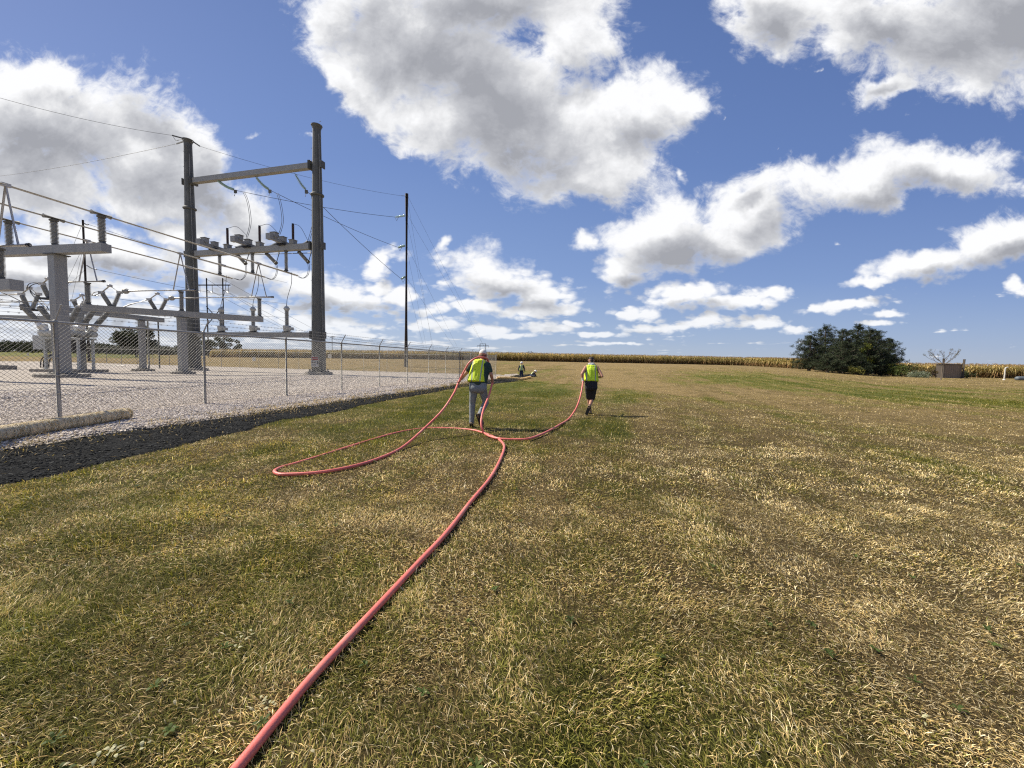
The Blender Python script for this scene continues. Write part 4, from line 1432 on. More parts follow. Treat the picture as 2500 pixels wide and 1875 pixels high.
for k, (i, apx, l, r) in enumerate(AP):
    apex = on_bus(i, apx)
    base = Vector((apex.x, apex.y, LOW_H))
    def along(px):
        n_ = ray(px, 700).cross(ray(px, 300)).normalized()
        s_ = (Vector((0, 0, CAM_H)) - base).dot(n_) / BV.dot(n_)
        return base + BV * s_
    a, b = along(LOWT[k][0]), along(LOWT[k][1])
    rt = tag(MB().tube([a, b], .075, 12).build('bus_tube', M['alu']), 'low shiny bus tube ' + GEO[k], 'pipe', 'low bus tubes')
    cp = MB().tube([b, b - (b - a).normalized() * .12], .09, 10); cp.build('end_cap', M['black'], rt)
    if k < 3:
        bell = MB().rev(a, (a - b).normalized(), [(-.15, .10), (0, .19), (.06, .22), (.12, .15), (.2, .22), (.26, .18), (.42, .08)], 12)
        bell.build('corona_bell', M['galv'], rt)
    low_pts.append((a, b))
    la, lb = along(l), along(r)
    f = MB().tube([apex, la], .045, 8).tube([apex, lb], .045, 8)
    f.box(apex, (.3, .16, .16), (FU, FV, UP))
    tag(f.build('tap_frame', M['alu']), 'inverted V of two thin tubes ' + GEO[k], 'tap frame', 'inverted V tap frames')

# long diagonal beam carrying three insulators
A = beam_h(203.6, 751, LONG_H); B = beam_h(643, 780, LONG_H)
cc = A.lerp(B, .56)
col_pt = beam_h(443, 766.8, LONG_H)
column_stand((col_pt.x, col_pt.y), LONG_H - .22, A, B, .45, .44, .44, 'grey column with a very long beam beside the left steel pole', .78)
for px, tz, k in ((216, LOW_H, 0), (444, LOW_H, 1), (634, LOW_H, 2)):
    t_ = (px - 203.6) / (643 - 203.6)
    n_ = ray(px, 700).cross(ray(px, 300)).normalized(); D_ = (B - A)
    s_ = (Vector((0, 0, CAM_H)) - A).dot(n_) / D_.dot(n_)
    q = A + D_ * s_
    post_insulator(Vector((q.x, q.y, LONG_H + .22)), Vector((q.x, q.y, LOW_H - .08)), 'ribbed insulator on the very long beam ' + ['at its left end', 'beside the left steel pole', 'at its right end'][k], 'insulators on the very long beam', .17, 18)
# second beam behind it, on two columns
A = beam_h(156, 756, 4.75); B = beam_h(397, 782, 4.75)
c1 = beam_h(345, 776, 4.75); c2 = beam_h(194, 760, 4.75)
st = column_stand((c1.x, c1.y), 4.55, A, B, .40, .40, .37, 'low grey beam on two columns behind the very long beam', .80)
g0 = gp(c2.x, c2.y)
MB().box(g0 + UP * ((4.55 - g0.z) / 2), (.38, .38, 4.55 - g0.z), (FU, FV, UP)).build('column', M['galv'], st)
MB().rev(g0 - UP * .25, UP, [(0, .95), (.45, .95)], 20, smooth=False).build('footing', M['concrete'], st)
# stand whose beam end shows at the left edge
e = on_bus(2, 13.6); bl = Vector((e.x, e.y, at(13.6, 696, e.y).z)); BZ = bl.z
n_ = ray(41, 700).cross(ray(41, 300)).normalized()
B = bl + BV * ((Vector((0, 0, CAM_H)) - bl).dot(n_) / BV.dot(n_)); A = B + BV * 9
cpt = B + BV * 6
column_stand((cpt.x, cpt.y), BZ - .23, A, B, .48, .5, .6, 'grey beam end sticking in from the left edge of the photo', .8)
n_ = ray(15, 700).cross(ray(15, 300)).normalized()
q = Vector((e.x, e.y, 0)) + BV * ((Vector((0, 0, CAM_H)) - Vector((e.x, e.y, 0))).dot(n_) / BV.dot(n_))
post_insulator(Vector((q.x, q.y, BZ + .25)), Vector((q.x, q.y, LOW_H - .08)), 'large ribbed insulator on the beam end at the left edge', 'insulators at the left edge', .20, 22)

# third low beam, left, and its supports
A = at(-160, 752, 33); B = at(120, 778, 33)
A.z = B.z
cq = at(-60, 760, 33)
column_stand((cq.x, cq.y), A.z - .2, A, B, .40, .42, .4, 'grey horizontal beam behind the T shaped stand near the left edge', .8)
# pad at the left edge
q = on_ground(4, 900, .1)
tag(MB().rev(Vector((q.x, q.y, -.05)), UP, [(0, .8), (.36, .8), (.4, .76)], 16, smooth=False).box(Vector((q.x, q.y, .34)), (.5, .5, .12)).build('concrete_footing', M['concrete']), 'round concrete footing on gravel at the left edge of the photo', 'footing')

# ================================================================ V shaped disconnect switches
def v_switch(y, tl, bl, peak, trt, br, label):
    TL, BL = at(*tl, y), at(*bl, y)
    root = empty('disconnect_switch', (BL + (at(*br, y) if br else BL)) / 2, label, 'switch', 'V shaped disconnect switches')
    def ins(a, b):
        d = (b - a).normalized(); L = (b - a).length
        m = MB(); ribbed(m, a + d * L * .12, b - d * L * .1, .16, 13); io = m.build('insulator', M['porcelain'], root)
        MB().rev(a, d, [(0, .14), (L * .13, .10)], 8).build('fitting', M['galv_dark'], io); MB().rev(b - d * L * .1, d, [(0, .12), (L * .1, .16)], 8).build('fitting', M['galv_dark'], io)
    ins(TL, BL)
    arms = MB()
    if trt:
        TR, BR = at(*trt, y), at(*br, y)
        ins(TR, BR)
    if peak:
        PK = at(*peak, y - .3)
        arms.tube([TL, PK], .05, 7); arms.rev(PK - UP * .08, UP, [(0, .14), (.12, .2), (.2, .1)], 10)
        if trt: arms.tube([PK, TR], .045, 7)
    arms.box(TL, (.35, .25, .2))
    if trt: arms.box(TR, (.3, .25, .2))
    arms.build('contact_arms', M['alu'], root)
    m = MB(); m.box(((BL + BR) / 2 if trt else BL) - UP * .08, (.9, .6, .14)); m.build('base', M['black'], root)
    return root
v_switch(31.0, (52, 718), (69.6, 754), (71.7, 703), (94, 718), (79, 754), 'V shaped switch left of the big T column, above the fence rail')
v_switch(30.0, (103, 693), (120, 727), (117, 681), None, None, 'single leaning switch insulator partly hidden behind the big T column')
v_switch(34.5, (179, 734), (192, 757), (200, 721), (207, 738), (197, 758), 'small V shaped switch just right of the big T column')
v_switch(32.2, (248, 714), (271, 749), (268, 698), (292, 714), (277, 749), 'V shaped switch above the left part of the very long beam')
v_switch(36.2, (364, 731), (380, 756), (384, 717), (406, 731), (393, 756), 'V shaped switch just left of the left steel pole')
# tubes and wires joining them
def lw(pts, r, label, mat='wire', grp='connecting wires among the switches', name='jumper_wire', sp=True):
    wire(name, spline(pts) if sp and len(pts) > 2 else pts, r, label, 'cable', grp, mat)
lw([at(-30, 722, 31), at(52, 718, 31)], .06, 'thin tube entering from the left edge to the leftmost V shaped switch', 'alu', None, 'bus_tube')
lw([at(-30, 738.5, 34.5), at(179, 733.5, 34.5)], .06, 'thin tube running behind the big T column to the small V switch', 'alu', None, 'bus_tube')
lw([at(292, 713, 32.2), low_pts[1][0]], .06, 'short tube stub right of the V switch over the very long beam', 'alu', 'tube stubs beside the V shaped switches', 'tube_stub')
lw([at(406, 731, 36.2), low_pts[2][0]], .06, 'short tube stub at the V switch just left of the left steel pole', 'alu', 'tube stubs beside the V shaped switches', 'tube_stub')
lw([at(362, 731.5, 36.2), at(316, 744, 35), at(302, 750, 34.5)], .06, 'slanting thin tube left of the V switch near the left steel pole', 'alu', None, 'bus_tube', False)
lw([at(247, 713, 32.2), at(238, 712.5, 32), at(228, 715, 31.5), at(224, 722, 31)], .03, 'upper, longer looped wire left of the V shaped switch above the very long beam')
lw([at(247, 715, 32.2), at(236, 719, 32), at(229, 722, 31.5)], .03, 'lower, shorter looped wire left of the V shaped switch above the very long beam')
lw([at(101, 692, 30), at(84, 690, 30), at(70, 694, 30.3), at(65, 706, 30.5)], .03, 'outer wire arching left from the leaning insulator behind the big T column')
lw([at(101, 692, 30), at(86, 693, 30), at(75, 698, 30.3), at(71, 704, 30.5)], .03, 'inner wire arching left from the leaning insulator behind the big T column')
lw([at(72, 705, 31), at(79, 715, 31), at(95, 728, 31), at(112, 745, 30), at(119, 757, 29.5)], .03, 'upper cable sweeping down from the leftmost V switch to the breaker')
lw([at(72, 705, 31), at(76, 716, 31), at(90, 732, 31), at(106, 747, 30), at(115, 757, 29.5)], .03, 'lower cable sweeping down from the leftmost V switch to the breaker')
lw([at(200, 722, 34.5), at(210, 724, 34), at(205, 738, 32), at(200, 748, 31)], .03, 'curved wire dropping from the small V switch behind the big T column')
lw([at(0, 712, 30), at(24, 722, 30), at(56, 738, 30)], .035, 'dark cable slanting in from the left edge towards the leftmost V switch')
for (ya, yb, dep) in ((738, 748, 38), (746, 757, 40), (752, 763, 42)):
    wire('distant_wire', sag(at(-40, ya - 6, dep), at(560, yb + 22, dep + 8), .15), .02, ['highest', 'middle', 'lowest'][[738, 746, 752].index(ya)] + ' of three thin dark wires crossing low behind the switchgear', 'cable', 'thin wires low behind the switchgear')

# ================================================================ dead tank breaker
def breaker():
    y = 29.6
    g0 = gp(*at(168, 905, y).xy)
    root = empty('circuit_breaker', g0, 'large grey circuit breaker with six splayed bushings behind the big T column', 'circuit breaker')
    c = at(168, 818, y)
    fr = MB()
    for sx in (-1.25, 1.25):
        for sy in (-.5, .5):
            q = Vector((c.x + sx, c.y + sy, 0)); q.z = gh(q.x, q.y)
            fr.beam(q, Vector((q.x, q.y, c.z - .25)), .14, .14)
    fr.beam(c + Vector((-1.5, -.5, -.28)), c + Vector((1.5, -.5, -.28)), .16, .16)
    fr.beam(c + Vector((-1.5, .5, -.28)), c + Vector((1.5, .5, -.28)), .16, .16)
    fr.beam(c + Vector((-1.2, -.5, -1.9)), c + Vector((1.2, -.5, -.4)), .08, .05)
    fr.build('legs', M['grey_paint'], root)
    for dy in (-.85, 0, .85):
        b = MB(); b.rev(c + Vector((-1.15, dy, .12)), Vector((1, 0, 0)), [(0, .05), (.02, .20), (.1, .25), (2.2, .25), (2.28, .20), (2.3, .05)], 16); b.build('tank', M['grey_paint'], root)
        for sg in (-1, 1):
            base = c + Vector((.75 * sg, dy, .35)); d = Vector((.62 * sg, dy * .12, .78)).normalized()
            m = MB(); m.rev(base - d * .1, d, [(0, .18), (.30, .22), (.32, .30), (.44, .30), (.46, .2), (.7, .2)], 14)
            tu = m.build('turret', M['white_paint'], root)
            m = MB(); ribbed(m, base + d * .6, base + d * 2.2, .19, 22, .12); bo = m.build('bushing', M['porcelain'], root)
            m = MB(); m.rev(base + d * 2.2, d, [(0, .10), (.1, .10), (.12, .03), (.34, .03)], 10); m.build('terminal', M['alu'], bo)
    m = MB(); m.box(c + Vector((-1.75, -.1, -.62)), (.75, .9, 1.05)); m.build('control_cabinet', M['grey_paint'], root)
    m = MB(); m.box(c + Vector((.35, -.1, -.75)), (1.1, .9, .8)); m.build('mechanism_cabinet', M['black'], root)
    m = MB(); m.box(Vector((c.x, c.y, g0.z + .08)), (3.6, 2.2, .26)); m.build('footing', M['concrete'], root)
breaker()
# conduits coiled at the foot of the T stand
gq = on_ground(118, 898, .1)
for k in range(4):
    a = Vector((gq.x - .7 + .25 * k, gq.y, .1))
    tag(MB().tube(spline([a, a + Vector((0, .05, .6)), a + Vector((.3, .05, 1.0)), a + Vector((.9, .1, 1.25))]), .045, 8).build('conduit', M['black']), ['leftmost', 'second from the left', 'second from the right', 'rightmost'][k] + ' of four dark conduits beside the foot of the big T column', 'conduit', 'dark conduits by the big T column')
# white pipe on the gravel and a slim grey post
a = on_ground(165, 889.5, .08); b = on_ground(306, 893, .08)
tag(MB().tube([a, b], .06, 8).build('white_pipe', M['pvc']), 'long white pipe lying on the gravel behind the switch columns', 'pipe')
for px, py0, py1, yy, lab in ((364, 783, 893, 37, 'slim grey post under the right end of the low beam'), (389.5, 780, 880, 42, 'slim dark post just left of the left steel pole')):
    q = gp(*at(px, 890, yy).xy)
    tag(MB().tube([q, Vector((q.x, q.y, at(px, py0, yy).z))], .07, 8).build('slim_post', M['galv'] if px < 370 else M['galv_dark']), lab, 'post')

# ================================================================ wooden poles and lines
def wood_pole(name, base, top, r0, r1, label, cat='utility pole'):
    root = empty(name, base, label, cat)
    b = MB(); b.tube([base - UP * .3, Vector((base.x, base.y, top))], [r0, r1], 12); b.build('pole', M['creosote'], root)
    return root
wp = wood_pole('utility_pole', WP, wp_top, .30, .22, 'tall dark wooden pole beyond the fence with guy wires to its right')
for k, (px, py) in enumerate(((964, 530), (972, 604), (979.6, 681))):
    e = at(px, py, WP.y - .6); s0 = Vector((WP.x - .2, WP.y, e.z + .45))
    d = e - s0
    m = MB()
    for j in range(12):
        m.rev(s0 + d * (.05 + .9 * j / 12), d, [(0, .03), (.02, .15), (.05, .15), (.07, .04)], 8)
    ho = m.build('insulator_string', M['glass_disc'], wp)
    m = MB().tube([s0, e, e + Vector((.25, 0, -.5)), e + Vector((.55, 0, .1))], .03, 5); m.build('hardware', M['galv_dark'], wp)
m = MB().tube([at(980, 478, WP.y - .4), Vector((WP.x, WP.y, wp_top - .3))], .04, 5); m.build('top_bracket', M['galv_dark'], wp)
GUY = [((994.7, 479), (1190, 862), 118), ((994.7, 526), (1193, 865), 116), ((994, 604), (1126, 866), 112), ((993, 681), (1121, 866), 110), ((994, 545), (1061, 862), 108), ((994, 618), (1044, 862), 104), ((993, 695), (1038, 862), 100), ((994, 490), (1058, 862), 112)]
GUYL = ['guy wire from the very top of the tall dark pole, reaching farthest right', 'guy wire from the upper arm of the tall dark pole, reaching farthest right', 'guy wire from the middle arm of the tall dark pole, long and shallow', 'guy wire from the lowest arm of the tall dark pole, long and shallow',
        'steep guy wire starting just below the upper arm of the tall dark pole', 'steep guy wire starting just below the middle arm of the tall dark pole', 'steep guy wire starting just below the lowest arm of the tall dark pole', 'steep guy wire starting just below the top of the tall dark pole']
for k, (a, b, yy) in enumerate(GUY):
    A = at(a[0], a[1], WP.y); A.x = WP.x + .15
    B = at(b[0], b[1], yy)
    wire('guy_wire', [A, B], .011, GUYL[k], 'guy wire', 'guy wires of the tall dark pole')

lp = gp(*at(218, 890, 66).xy)
l_top = at(204, 537, 66)
lpp = wood_pole('utility_pole', lp, l_top.z, .20, .14, 'tall slim dark pole far behind the T shaped stand')
for k, (px, py, ex, ey) in enumerate(((206, 545, 216, 548), (212, 648, 236, 658), (216, 716, 240, 722))):
    m = MB().tube(spline([at(px, py, 66), at((px + ex) / 2, (py + ey) / 2 + 2, 66), at(ex, ey, 66)]), .09, 6); m.build('insulator_string', M['porcelain'], lpp)
    wire('line_conductor', sag(at(ex, ey, 66), at(700, [690, 742, 775][k], 120), .6), .03, ['top', 'middle', 'bottom'][k] + ' conductor running right from the slim dark pole behind the switchgear', 'power line', 'conductors from the slim dark pole')
for k, (a, b) in enumerate((((203, 542), (95, 800)), ((204, 600), (110, 800)), ((206, 660), (60, 800)), ((206, 590), (160, 800)))):
    wire('guy_wire', [at(*a, 66), at(*b, 90)], .02, ['guy wire from the very top of the slim dark pole behind the switchgear', 'guy wire from just above the middle of the slim dark pole', 'lowest starting guy wire of the slim dark pole', 'steepest guy wire of the slim dark pole behind the T stand'][k], 'guy wire', 'guy wires of the slim dark pole')

def h_frame(pxs, ptop, pbot, ybar, xbar, y, label, w=.17, brace=True, hang=True):
    base = gp(*at(pxs[0], pbot, y).xy)
    root = empty('transmission_frame', base, label, 'utility pole')
    for px in pxs:
        T = at(px, ptop, y); g_ = gp(T.x, T.y)
        MB().tube([g_, T], [w * 1.2, w], 8).build('pole', M['creosote'], root)
    A = at(xbar[0], ybar, y); B = at(xbar[1], ybar, y)
    MB().beam(A, B, w * 1.6, w * 1.8).build('crossarm', M['creosote'], root)
    if brace:
        b = MB()
        x0, x1 = at(pxs[0], 760, y).x, at(pxs[1], 760, y).x
        z0, z1 = at(pxs[0], 748, y).z, at(pxs[0], 792, y).z
        b.beam(Vector((x0, y, z0)), Vector((x1, y, z1)), w, w); b.beam(Vector((x1, y, z0)), Vector((x0, y + .3, z1)), w, w)
        b.build('cross_brace', M['creosote'], root)
    if hang:
        b = MB()
        for px in (pxs[0] - 16, pxs[0] + 14, pxs[1] + 14):
            q = at(px, ybar, y)
            b.tube([q, q - UP * 2.0], .10, 6); b.tube([at(px - 12, ybar + 13, y), at(px, ybar + 18, y)], .14, 6)
        b.build('insulators', M['porcelain'], root)
    return root
h_frame((504, 543.5), 679, 860, 696, (478, 562), 120, 'H shaped wooden transmission frame seen between the two steel poles')
for k, (a, b) in enumerate((((504, 681), (811, 860)), ((543, 681), (900, 866)), ((518, 712), (805, 850)), ((562, 716), (860, 858)))):
    wire('line_conductor', sag(at(*a, 120), at(*b, 330), 1.5), .045, ['faint line from the top of the left leg of the H shaped wooden frame', 'faint line from the top of the right leg of the H shaped wooden frame', 'faint line from the crossarm middle of the H shaped wooden frame', 'faint line from the right crossarm tip of the H shaped wooden frame'][k], 'power line', 'lines from the H shaped wooden frame')
def far_frame(x0, x1, ptop, ybar, xl, xr, y, label, w):
    base = at(x0, ptop, y); base.z = 1.5
    root = empty('transmission_frame', base, label, 'utility pole')
    for px in (x0, x1):
        T = at(px, ptop, y)
        MB().tube([Vector((T.x, T.y, 0)), T], w, 6).build('pole', M['galv_dark'], root)
    b = MB().beam(at(xl, ybar, y), at(xr, ybar, y), w, w * 1.4); b.beam(at(x0, ptop + .4, y), at(x1, ptop + .4, y), w, w)
    b.build('crossarm', M['galv_dark'], root)
    b = MB()
    for px in (xl, xr): b.tube([at(px, ybar, y), at(px, ybar + 4, y)], w * .7, 5)
    b.build('insulators', M['galv_dark'], root)
far_frame(1172, 1186, 839, 844.3, 1165, 1193, 334, 'far H shaped transmission frame above the corn by the first worker', .30)
far_frame(1289.5, 1298, 857.2, 860, 1286, 1302, 620, 'tiny far H shaped frame above the corn right of the crew', .35)
q = gp(*at(811, 862, 150).xy)
r_ = wood_pole('utility_pole', q, at(811, 820, 150).z, .16, .13, 'short distant wooden pole with a small crossarm right of the right steel pole')
MB().beam(at(805, 823, 150), at(817, 823, 150), .15, .2).build('crossarm', M['creosote'], r_)
for (ya, yb) in ((821, 852), (826, 856)):
    wire('line_conductor', sag(at(811, ya, 150), at(1110, yb, 260), .8), .05, ('upper' if ya == 821 else 'lower') + ' faint line running right from the short distant pole', 'power line', 'lines from the short distant pole')
# ================================================================ corn
def template_corn(kind):
    rnd = np.random.default_rng(100 + kind)
    V = []; F = []; C = []
    H = 2.15 + .25 * rnd.random()
    dry = [0.45, 0.6, 0.75, 0.85, 0.95, 0.5, 0.8, 0.7][kind]
    def quad_strip(ctr, wd, cols):
        o = len(V)
        for (c, w, k) in zip(ctr, wd, cols):
            V.append(c - w); V.append(c + w); C.append(k); C.append(k)
        for i in range(len(ctr) - 1):
            F.append((o + 2 * i, o + 2 * i + 1, o + 2 * i + 3, o + 2 * i + 2))
    stalk = np.array([0.30, 0.25, 0.10]) * (1.1 if dry > .5 else .9)
    for ang in (0, 1.57):
        w = np.array([math.cos(ang), math.sin(ang), 0]) * .014
        quad_strip([np.array([0, 0, 0.]), np.array([0, 0, H * .5]), np.array([0, 0, H * .95])], [w, w, w * .5], [stalk * .8, stalk, stalk])
    n = 13
    for i in range(n):
        z = .25 + (H - .45) * i / n
        az = (i % 2) * math.pi + rnd.normal(0, .5)
        d = np.array([math.cos(az), math.sin(az), 0]); s = np.array([-d[1], d[0], 0])
        L = (.75 if 3 < i < 10 else .55) * (.8 + .4 * rnd.random())
        up = .55 + .3 * rnd.random() if i > 5 else .15
        low = 1 - i / n
        cg = np.array([.17, .17, .045]); cd = np.array([.52, .38, .16]); cb = np.array([.26, .15, .065])
        t = np.clip(dry + .25 * (low - .5) + rnd.normal(0, .3), 0, 1)
        col = cg * (1 - t) + cd * t
        if low > .6 and rnd.random() < .7: col = cb * (0.7 + .6 * rnd.random())
        col = col * (0.65 + .75 * rnd.random()) * (1.15 - .35 * low)  # lower leaves darkened: shadow at the corn's foot put into their colour
        pr = [(0, 0, .02), (.35, up * .35, .04), (.65, up * .25, .035), (.9, -.15 - .35 * low, .022), (.98, -.5 - .5 * low, .004)]
        quad_strip([np.array([0, 0, z]) + d * L * a + np.array([0, 0, L * b]) for a, b, w in pr], [s * w for a, b, w in pr], [col] * 5)
    # ear
    az = rnd.random() * 6.28; d = np.array([math.cos(az), math.sin(az), 0])
    for k in range(2):
        s = np.array([-d[1], d[0], 0]) * (1 if k == 0 else 0) + (np.array([d[0], d[1], 0]) * .8 if k else 0)
        quad_strip([np.array([0, 0, 1.0]) + d * .04, np.array([0, 0, 1.05]) + d * .11, np.array([0, 0, .93]) + d * .2], [s * .02, s * .04, s * .015], [np.array([.52, .43, .22])] * 3)
    # tassel
    for k in range(6):
        az = k + rnd.random(); d = np.array([math.cos(az), math.sin(az), 0]); s = np.array([-d[1], d[0], 0])
        quad_strip([np.array([0, 0, H * .9]), np.array([0, 0, H * .9 + .22]) + d * .05, np.array([0, 0, H * .9 + .32]) + d * .16], [s * .006, s * .012, s * .006], [np.array([.34, .23, .10])] * 3)
    return np.array(V), np.array(F), np.array(C)

def build_corn():
    T = [template_corn(k) for k in range(8)]
    # edge of the field, from the far left round to the right
    ed = []
    for a in np.linspace(-0.78, 1.65, 900):
        y = float(np.interp(a, A_K, CRN)) + 2.0
        ed.append((a * y, y))
    ed = np.array(ed)
    seg = np.hypot(*np.diff(ed, axis=0).T); cum = np.concatenate([[0], np.cumsum(seg)])
    px, py, k_ = [], [], []
    for row in range(13):
        step = .17 if row < 5 else .30
        s = np.arange(0, cum[-1], step); s = s + RNG.normal(0, .05, len(s))
        x = np.interp(s, cum, ed[:, 0]); y = np.interp(s, cum, ed[:, 1])
        nx = x / np.hypot(x, y); ny = y / np.hypot(x, y)
        off = row * .76 + RNG.normal(0, .07, len(s)) + 0.8 * (vnoise(s * .02, s * 0 + 3, 7) - .5)
        px.append(x + nx * off); py.append(y + ny * off)
    x = np.concatenate(px); y = np.concatenate(py)
    # leave out what the pines hide, keep the ends
    n = len(x)
    z = g_nat(x, y)
    patch = fbm(x * .06, y * .06, 3, 7)
    kind = np.clip((patch * 1.6 - .3) * 8 + RNG.normal(0, 2.0, n), 0, 7.99).astype(int)
    order = [0, 5, 1, 7, 2, 6, 3, 4]
    a = RNG.random(n) * 6.28; sc = 0.90 + .16 * RNG.random(n) + .06 * (vnoise(x * .3, y * .3, 4) - .5)
    Vs, Fs, Cs = [], [], []; off = 0
    for q in range(8):
        V, F, C = T[order[q]]
        m = kind == q
        k = m.sum()
        if not k: continue
        ca, sa = np.cos(a[m])[:, None], np.sin(a[m])[:, None]; S = sc[m][:, None]
        W = np.stack([(V[None, :, 0] * ca - V[None, :, 1] * sa) * S + x[m][:, None],
                      (V[None, :, 0] * sa + V[None, :, 1] * ca) * S + y[m][:, None],
                      V[None, :, 2] * S + z[m][:, None]], -1).reshape(-1, 3)
        Fs.append((F[None] + (np.arange(k) * len(V))[:, None, None] + off).reshape(-1, 4)); off += k * len(V)
        tone = (0.6 + .8 * RNG.random(k))[:, None, None]
        Cs.append((C[None] * tone).reshape(-1, 3)); Vs.append(W)
    o = np_mesh('corn_field', np.concatenate(Vs), np.concatenate(Fs), tint_mat('corn_leaf', .7, .25), np.concatenate(Cs))
    tag(o, kind='stuff')
    print('CORN', n, off)
build_corn()

# ================================================================ trees
def leafy(centres, rads, per, size, cols, parent, name, mat, flat=1.0, aspect=.45, shell=.35):
    """leaf clumps: small faces spread through the volume round each centre"""
    centres = np.asarray(centres, float); rads = np.asarray(rads, float)
    n = len(centres) * per
    c = np.repeat(centres, per, 0); r = np.repeat(rads, per)
    d = RNG.normal(0, 1, (n, 3)); d /= np.linalg.norm(d, axis=1)[:, None]
    rr = (shell + (1 - shell) * RNG.random(n)) ** .8
    p = c + d * (r * rr)[:, None] * np.array([1, 1, flat])
    a = RNG.normal(0, 1, (n, 3)); a = a + d * .8; a /= np.linalg.norm(a, axis=1)[:, None]
    b = np.cross(a, RNG.normal(0, 1, (n, 3))); b /= np.linalg.norm(b, axis=1)[:, None]
    s = size * (.6 + .8 * RNG.random(n))[:, None]
    V = np.stack([p - b * s * aspect * .5, p + b * s * aspect * .5, p + a * s + b * s * aspect * .25, p + a * s * 1.0 - b * s * aspect * .25], 1).reshape(-1, 3)
    F = np.arange(4 * n).reshape(n, 4)
    col = np.asarray(cols)[RNG.integers(0, len(cols), n)] * (.7 + .6 * RNG.random(n))[:, None]
    tone = np.repeat(.75 + .5 * RNG.random(len(centres)), per)[:, None]
    col = np.repeat(col * tone, 4, 0)
    return np_mesh(name, V, F, mat, col, parent=parent)

M['bark'] = simple('bark', (0.10, 0.080, 0.062), .9, 0, .35, 6, .5, 20, stretch=(1, 1, .3))
M['needles'] = tint_mat('pine_needles', .7, .12)
M['leaves'] = tint_mat('tree_leaves', .65, .25)
PINE = np.array([(.030, .045, .020), (.022, .034, .018), (.045, .060, .030), (.055, .060, .036), (.038, .052, .022)]) * .95

def branch_tree(b, p, d, L, r, depth, tips, spread=.6, up=.15, rnd=random):
    q = p + d * L
    mid = (p + q) / 2 + Vector((rnd.gauss(0, .04), rnd.gauss(0, .04), rnd.gauss(0, .04))) * L
    b.tube([p, mid, q], [r, r * .85, r * .68], 6 if depth > 1 else 4, cap=False)
    if depth == 0:
        tips.append(q); return
    if depth <= 2: tips.append(q)
    for k in range(rnd.randint(2, 3)):
        nd = (d + Vector((rnd.gauss(0, spread), rnd.gauss(0, spread), rnd.gauss(up, spread * .6)))).normalized()
        branch_tree(b, q, nd, L * rnd.uniform(.62, .85), r * .62, depth - 1, tips, spread, up, rnd)

def pine(px, y, h, w, label, lean=0):
    base = gp(*at(px, 900, y).xy)
    root = empty('pine_tree', base, label, 'tree', 'pines in the dark cluster')
    b = MB()
    b.tube([base - UP * .2, base + UP * h * .5 + Vector((lean * .3, 0, 0)), base + UP * h * .92 + Vector((lean, 0, 0))], [.28, .18, .05], 8)
    cs = []; rs = []
    nl = int(h * 3.2)
    for i in range(nl):
        f = (i + .5) / nl
        z = .25 + f * (h - .5)
        rad = w * (1 - f ** 2.1) ** .6 * (1.0 if f > .15 else .8 + f)
        nb = max(3, int(7 * (1 - f * .5)))
        a0 = random.random() * 6.28
        for k in range(nb):
            a = a0 + k * 6.28 / nb + random.gauss(0, .3)
            L = rad * random.uniform(.62, 1.12)
            st = base + UP * z * .96 + Vector((lean * f, 0, 0))
            d = Vector((math.cos(a), math.sin(a), 0))
            e = st + d * L + UP * (.12 * L + random.gauss(0, .15))
            b.tube([st, (st + e) / 2 - UP * .1 * L, e], [.05, .035, .015], 4, cap=False)
            m = max(2, int(L / .55))
            for j in range(m):
                t = (j + 1) / m
                if t < .3 and random.random() < .5: continue
                q = st.lerp(e, t) + Vector((random.gauss(0, .16), random.gauss(0, .16), random.gauss(0, .12) + .10))
                cs.append(tuple(q)); rs.append(random.uniform(.24, .48))
    b.build('trunk', M['bark'], root)
    leafy(cs, rs, 66, .20, PINE, root, 'crown', M['needles'], flat=.62, aspect=.20, shell=.05)
    return root

# h: top row in the photo
def hp(px, top, y):
    return at(px, top, y).z - gh(*at(px, 900, y).xy)
PX = [(1975, 66, 812, 2.6, 'pine at the left end of the dark cluster, reaching low over the grass'),
      (2010, 70, 789, 2.6, 'tall loose pine just right of the left end of the cluster'),
      (2052, 66, 798, 2.8, 'tall dark pine left of the middle of the cluster'),
      (2058, 62, 830, 2.6, 'shorter pine standing out in front of the cluster'),
      (2088, 68, 787, 2.8, 'tallest pine in the middle of the dark cluster'),
      (2118, 65, 797, 2.8, 'dark pine right of the middle of the cluster'),
      (2135, 72, 802, 2.8, 'dark pine at the back right of the cluster'),
      (2166, 70, 822, 2.4, 'dark pine with gaps at the right end of the cluster'),
      (2020, 61, 862, 1.9, 'low bushy pine at the front left of the cluster'),
      (2100, 60.5, 868, 1.9, 'low bushy pine at the front middle of the cluster'),
      (2150, 66, 850, 2.3, 'squat very dark pine at the front right of the cluster')]
for (px, y, top, w, lab) in PX:
    pine(px, y, hp(px, top, y), w, lab)

